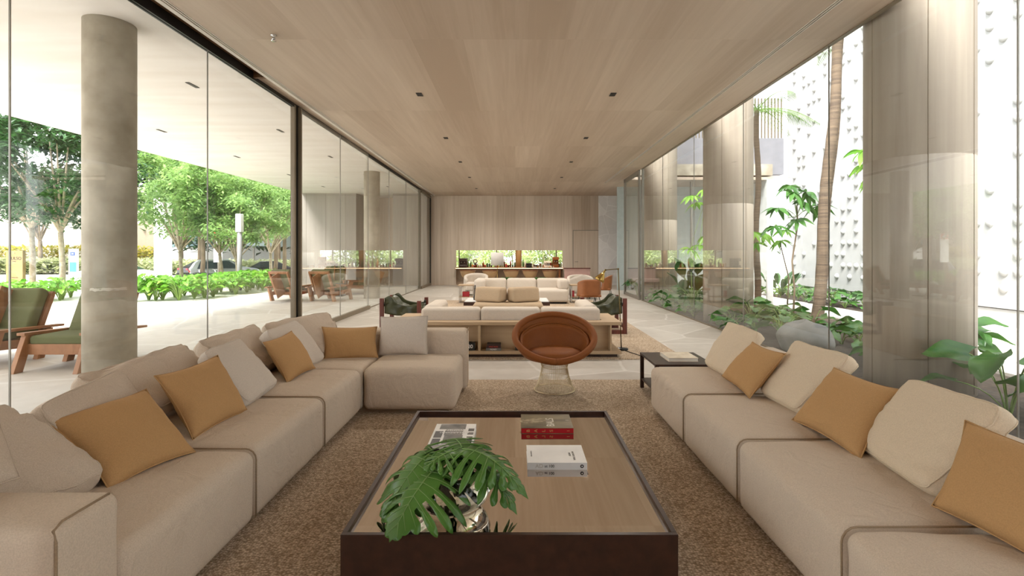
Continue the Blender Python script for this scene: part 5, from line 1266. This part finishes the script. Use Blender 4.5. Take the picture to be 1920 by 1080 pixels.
# background buildings
t = thing('ivy_wall', 'tall pale wall overgrown with dry ivy across the street', 'wall', (-52, 56, -.6)); g = G(); g.box(-75, -37.5, 55, 56, -.6, 8.5); g.build('wall_face', M['stucco'], t); g = G(); g.box(-41, -37.5, 54, 55, 1.5, 4.5); g.build('wall_niche', plain('niche', '9b8d7a', .9), t)
rg_ = random.Random(2); g = G()
for i in range(5): 
    p = Vector((-72+7*i, 54.95, 0)); pts = [p]
    for k_ in range(9): p = p+Vector((rg_.uniform(-.7, .7), 0, .9)); pts.append(p)
    g.tube(pts, .07, 5)
g.build('vines', M['bark'], t)
t = thing('office_building', 'white office building with tall blue-grey windows behind the trees', 'building', (-30, 64, -.6)); g = G(); g.box(-48, -4, 67, 75, -.6, 16); g.build('wall', M['white'], t)
w0 = None
for i in range(14):
    for z in (2.2, 6.6, 11):
        x = -46+i*3
        g = G(); g.box(x, x+1.5, 66.9, 67, z, z+3); o = g.build('window', M['bluewin'], t)
t = thing('cafe_canopy', 'low dark pitched canopy across the street behind the silver car', 'canopy', (-24, 56, -.6)); g = G(); g.prism([(-28.5, 2.4), (-24.5, 3.6), (-20, 2.2), (-20, 2.0), (-28.5, 2.2)], 54, 57, 'y'); g.build('roof', plain('canopy_grey', '6d7a78', .5), t)
for x in (-28.2, -20.3): g = G(); g.box(x, x+.15, 55, 55.15, -.6, 2.2); g.build('post', M['framegrey'], t)
# ---- terrace lounge chairs (facing -x, origin at the seat's front-left floor corner)
def lounge(name, lb, loc, rz, panel=False, sc=1, Wd=.8):
    t = thing(name, lb, 'lounge chair', (0, 0, 0), group='teak lounge chairs on the terrace')
    # local: x forward is -x ; y width
    for y in (-Wd/2, Wd/2):
        g = G(); g.prism([(-.52, 0), (-.40, 0), (-.25, .44), (-.36, .44)], y-.03, y+.03, 'y'); g.build('leg', M['teakz'], t, bev=.004)
        g = G(); g.prism([(.30, 0), (.42, 0), (.56, .44), (.45, .44)] if panel else [(.20, 0), (.32, 0), (.46, .40), (.35, .40)], y-.03, y+.03, 'y'); g.build('leg', M['teakz'], t, bev=.004)
        g = G(); g.prism([(-.40, .44), (.62, .40), (.62, .43), (-.40, .475)], y-.05, y+.05, 'y'); g.build('armrest', M['teak'], t, bev=.003)
        g = G(); g.prism([(-.36, .22), (.40, .16), (.40, .28), (-.32, .33)], y-.02, y+.02, 'y'); g.build('side_rail', M['teak'], t, bev=.003)
    g = G(); g.box(-.34, -.30, -Wd/2, Wd/2, .2, .33); g.build('front_rail', M['teak'], t, bev=.003)
    g = G(); g.prism([(-.33, .29), (.32, .24), (.32, .27), (-.33, .32)], -Wd/2+.03, Wd/2-.03, 'y'); g.build('seat_base', M['teak'], t)
    def tl(v): return v
    g = G(); g.rbox(-.34, .32, -Wd/2+.04, Wd/2-.04, .32, .43, r=.035, n=8); o = g.build('seat_cushion', M['olive'], t)
    # back frame tilted
    A = Vector((.28, 0, .22)); B = Vector((.55, 0, .86)); d = (B-A).normalized(); nb = Vector((-d.z, 0, d.x))
    g = G()
    for y in (-Wd/2+.07, Wd/2-.07): g.beam(A+Vector((0, y, 0)), B+Vector((0, y, 0)), .07, .05, (0, 1, 0))
    g.beam(B+Vector((0, -Wd/2+.04, 0)), B+Vector((0, Wd/2-.04, 0)), .05, .07, d); g.beam(A+Vector((0, -Wd/2+.04, 0)), A+Vector((0, Wd/2-.04, 0)), .05, .07, d)
    g.build('back_frame', M['teak'], t, bev=.003)
    g = G(); g.beam(A-nb*.0, B, Wd-.16, .02, (0, 1, 0)); o = g.build('back_panel', M['teakz'], t)
    def sk(v): return A+d*(v.x)+Vector((0, v.y, 0))+nb*(v.z)
    g = G(); g.rbox(.08, .74, -Wd/2+.06, Wd/2-.06, .03, .19, r=.06, n=10, skew=sk, wrk=.0); g.build('back_cushion', M['olive'], t)
    t.location = loc; t.rotation_euler = (0, 0, rz); t.scale = (sc,)*3; return t
lounge('teak_lounge_chair', 'teak lounge chair with olive cushions half hidden by the near concrete column', (-5.63, 6.62, 0), radians(90), Wd=.76)
lounge('teak_lounge_chair', 'teak lounge chair with wide olive back cushion at the left edge of the picture', (-6.98, 6.75, 0), radians(92), Wd=.9)
lounge('teak_lounge_chair', 'teak lounge chair with its panelled back to the camera left of the metal mullion', (-6.85, 15.7, 0), radians(-108), True)
lounge('teak_lounge_chair', 'teak lounge chair with its panelled back to the camera right of the metal mullion', (-5.65, 15.7, 0), radians(-108), True)
lounge('teak_lounge_chair', 'teak lounge chair facing the camera behind the right panelled chair', (-6.6, 18.6, 0), radians(100))
lounge('teak_lounge_chair', 'teak lounge chair seen from the side beside the far concrete column', (-5.5, 18.2, 0), radians(20))
t = thing('terrace_table', 'small black metal side table between the far terrace lounge chairs', 'side table', (-6.0, 17.2, 0)); g = G(); g.box(-6.25, -5.75, 17.0, 17.4, .40, .415); g.build('top', M['blackmetal'], t)
g = G(); g.box(-6.25, -5.75, 17.0, 17.4, 0, .015); g.build('base', M['blackmetal'], t); g = G(); g.tube([(-6.2, 17.2, .01), (-6.2, 17.2, .4)], .012); g.build('post', M['blackmetal'], t)
# potted greens behind the cream sofa
for x, lb in ((-.27, 'small green potted plant behind the middle of the second cream sofa'), (.82, 'small green potted plant behind the right of the second cream sofa')):
    t = thing('potted_plant', lb, 'plant', (0, 0, 0)); g = G(); g.lathe([(.07, 0), (.10, .58), (.085, .58), (.0, .5)], 16); g.build('pot', M['stucco'], t); rg = random.Random(x); g = G()
    for i in range(46): a = rg.uniform(0, 6.3); leafblade(g, Vector((.05*cos(a), .05*sin(a), .56)), (cos(a), sin(a), rg.uniform(.1, 1.1)), .2, .07, rg, .5, False)
    g.build('foliage', M['leaf'], t); t.location = (x, 16.6, 0)
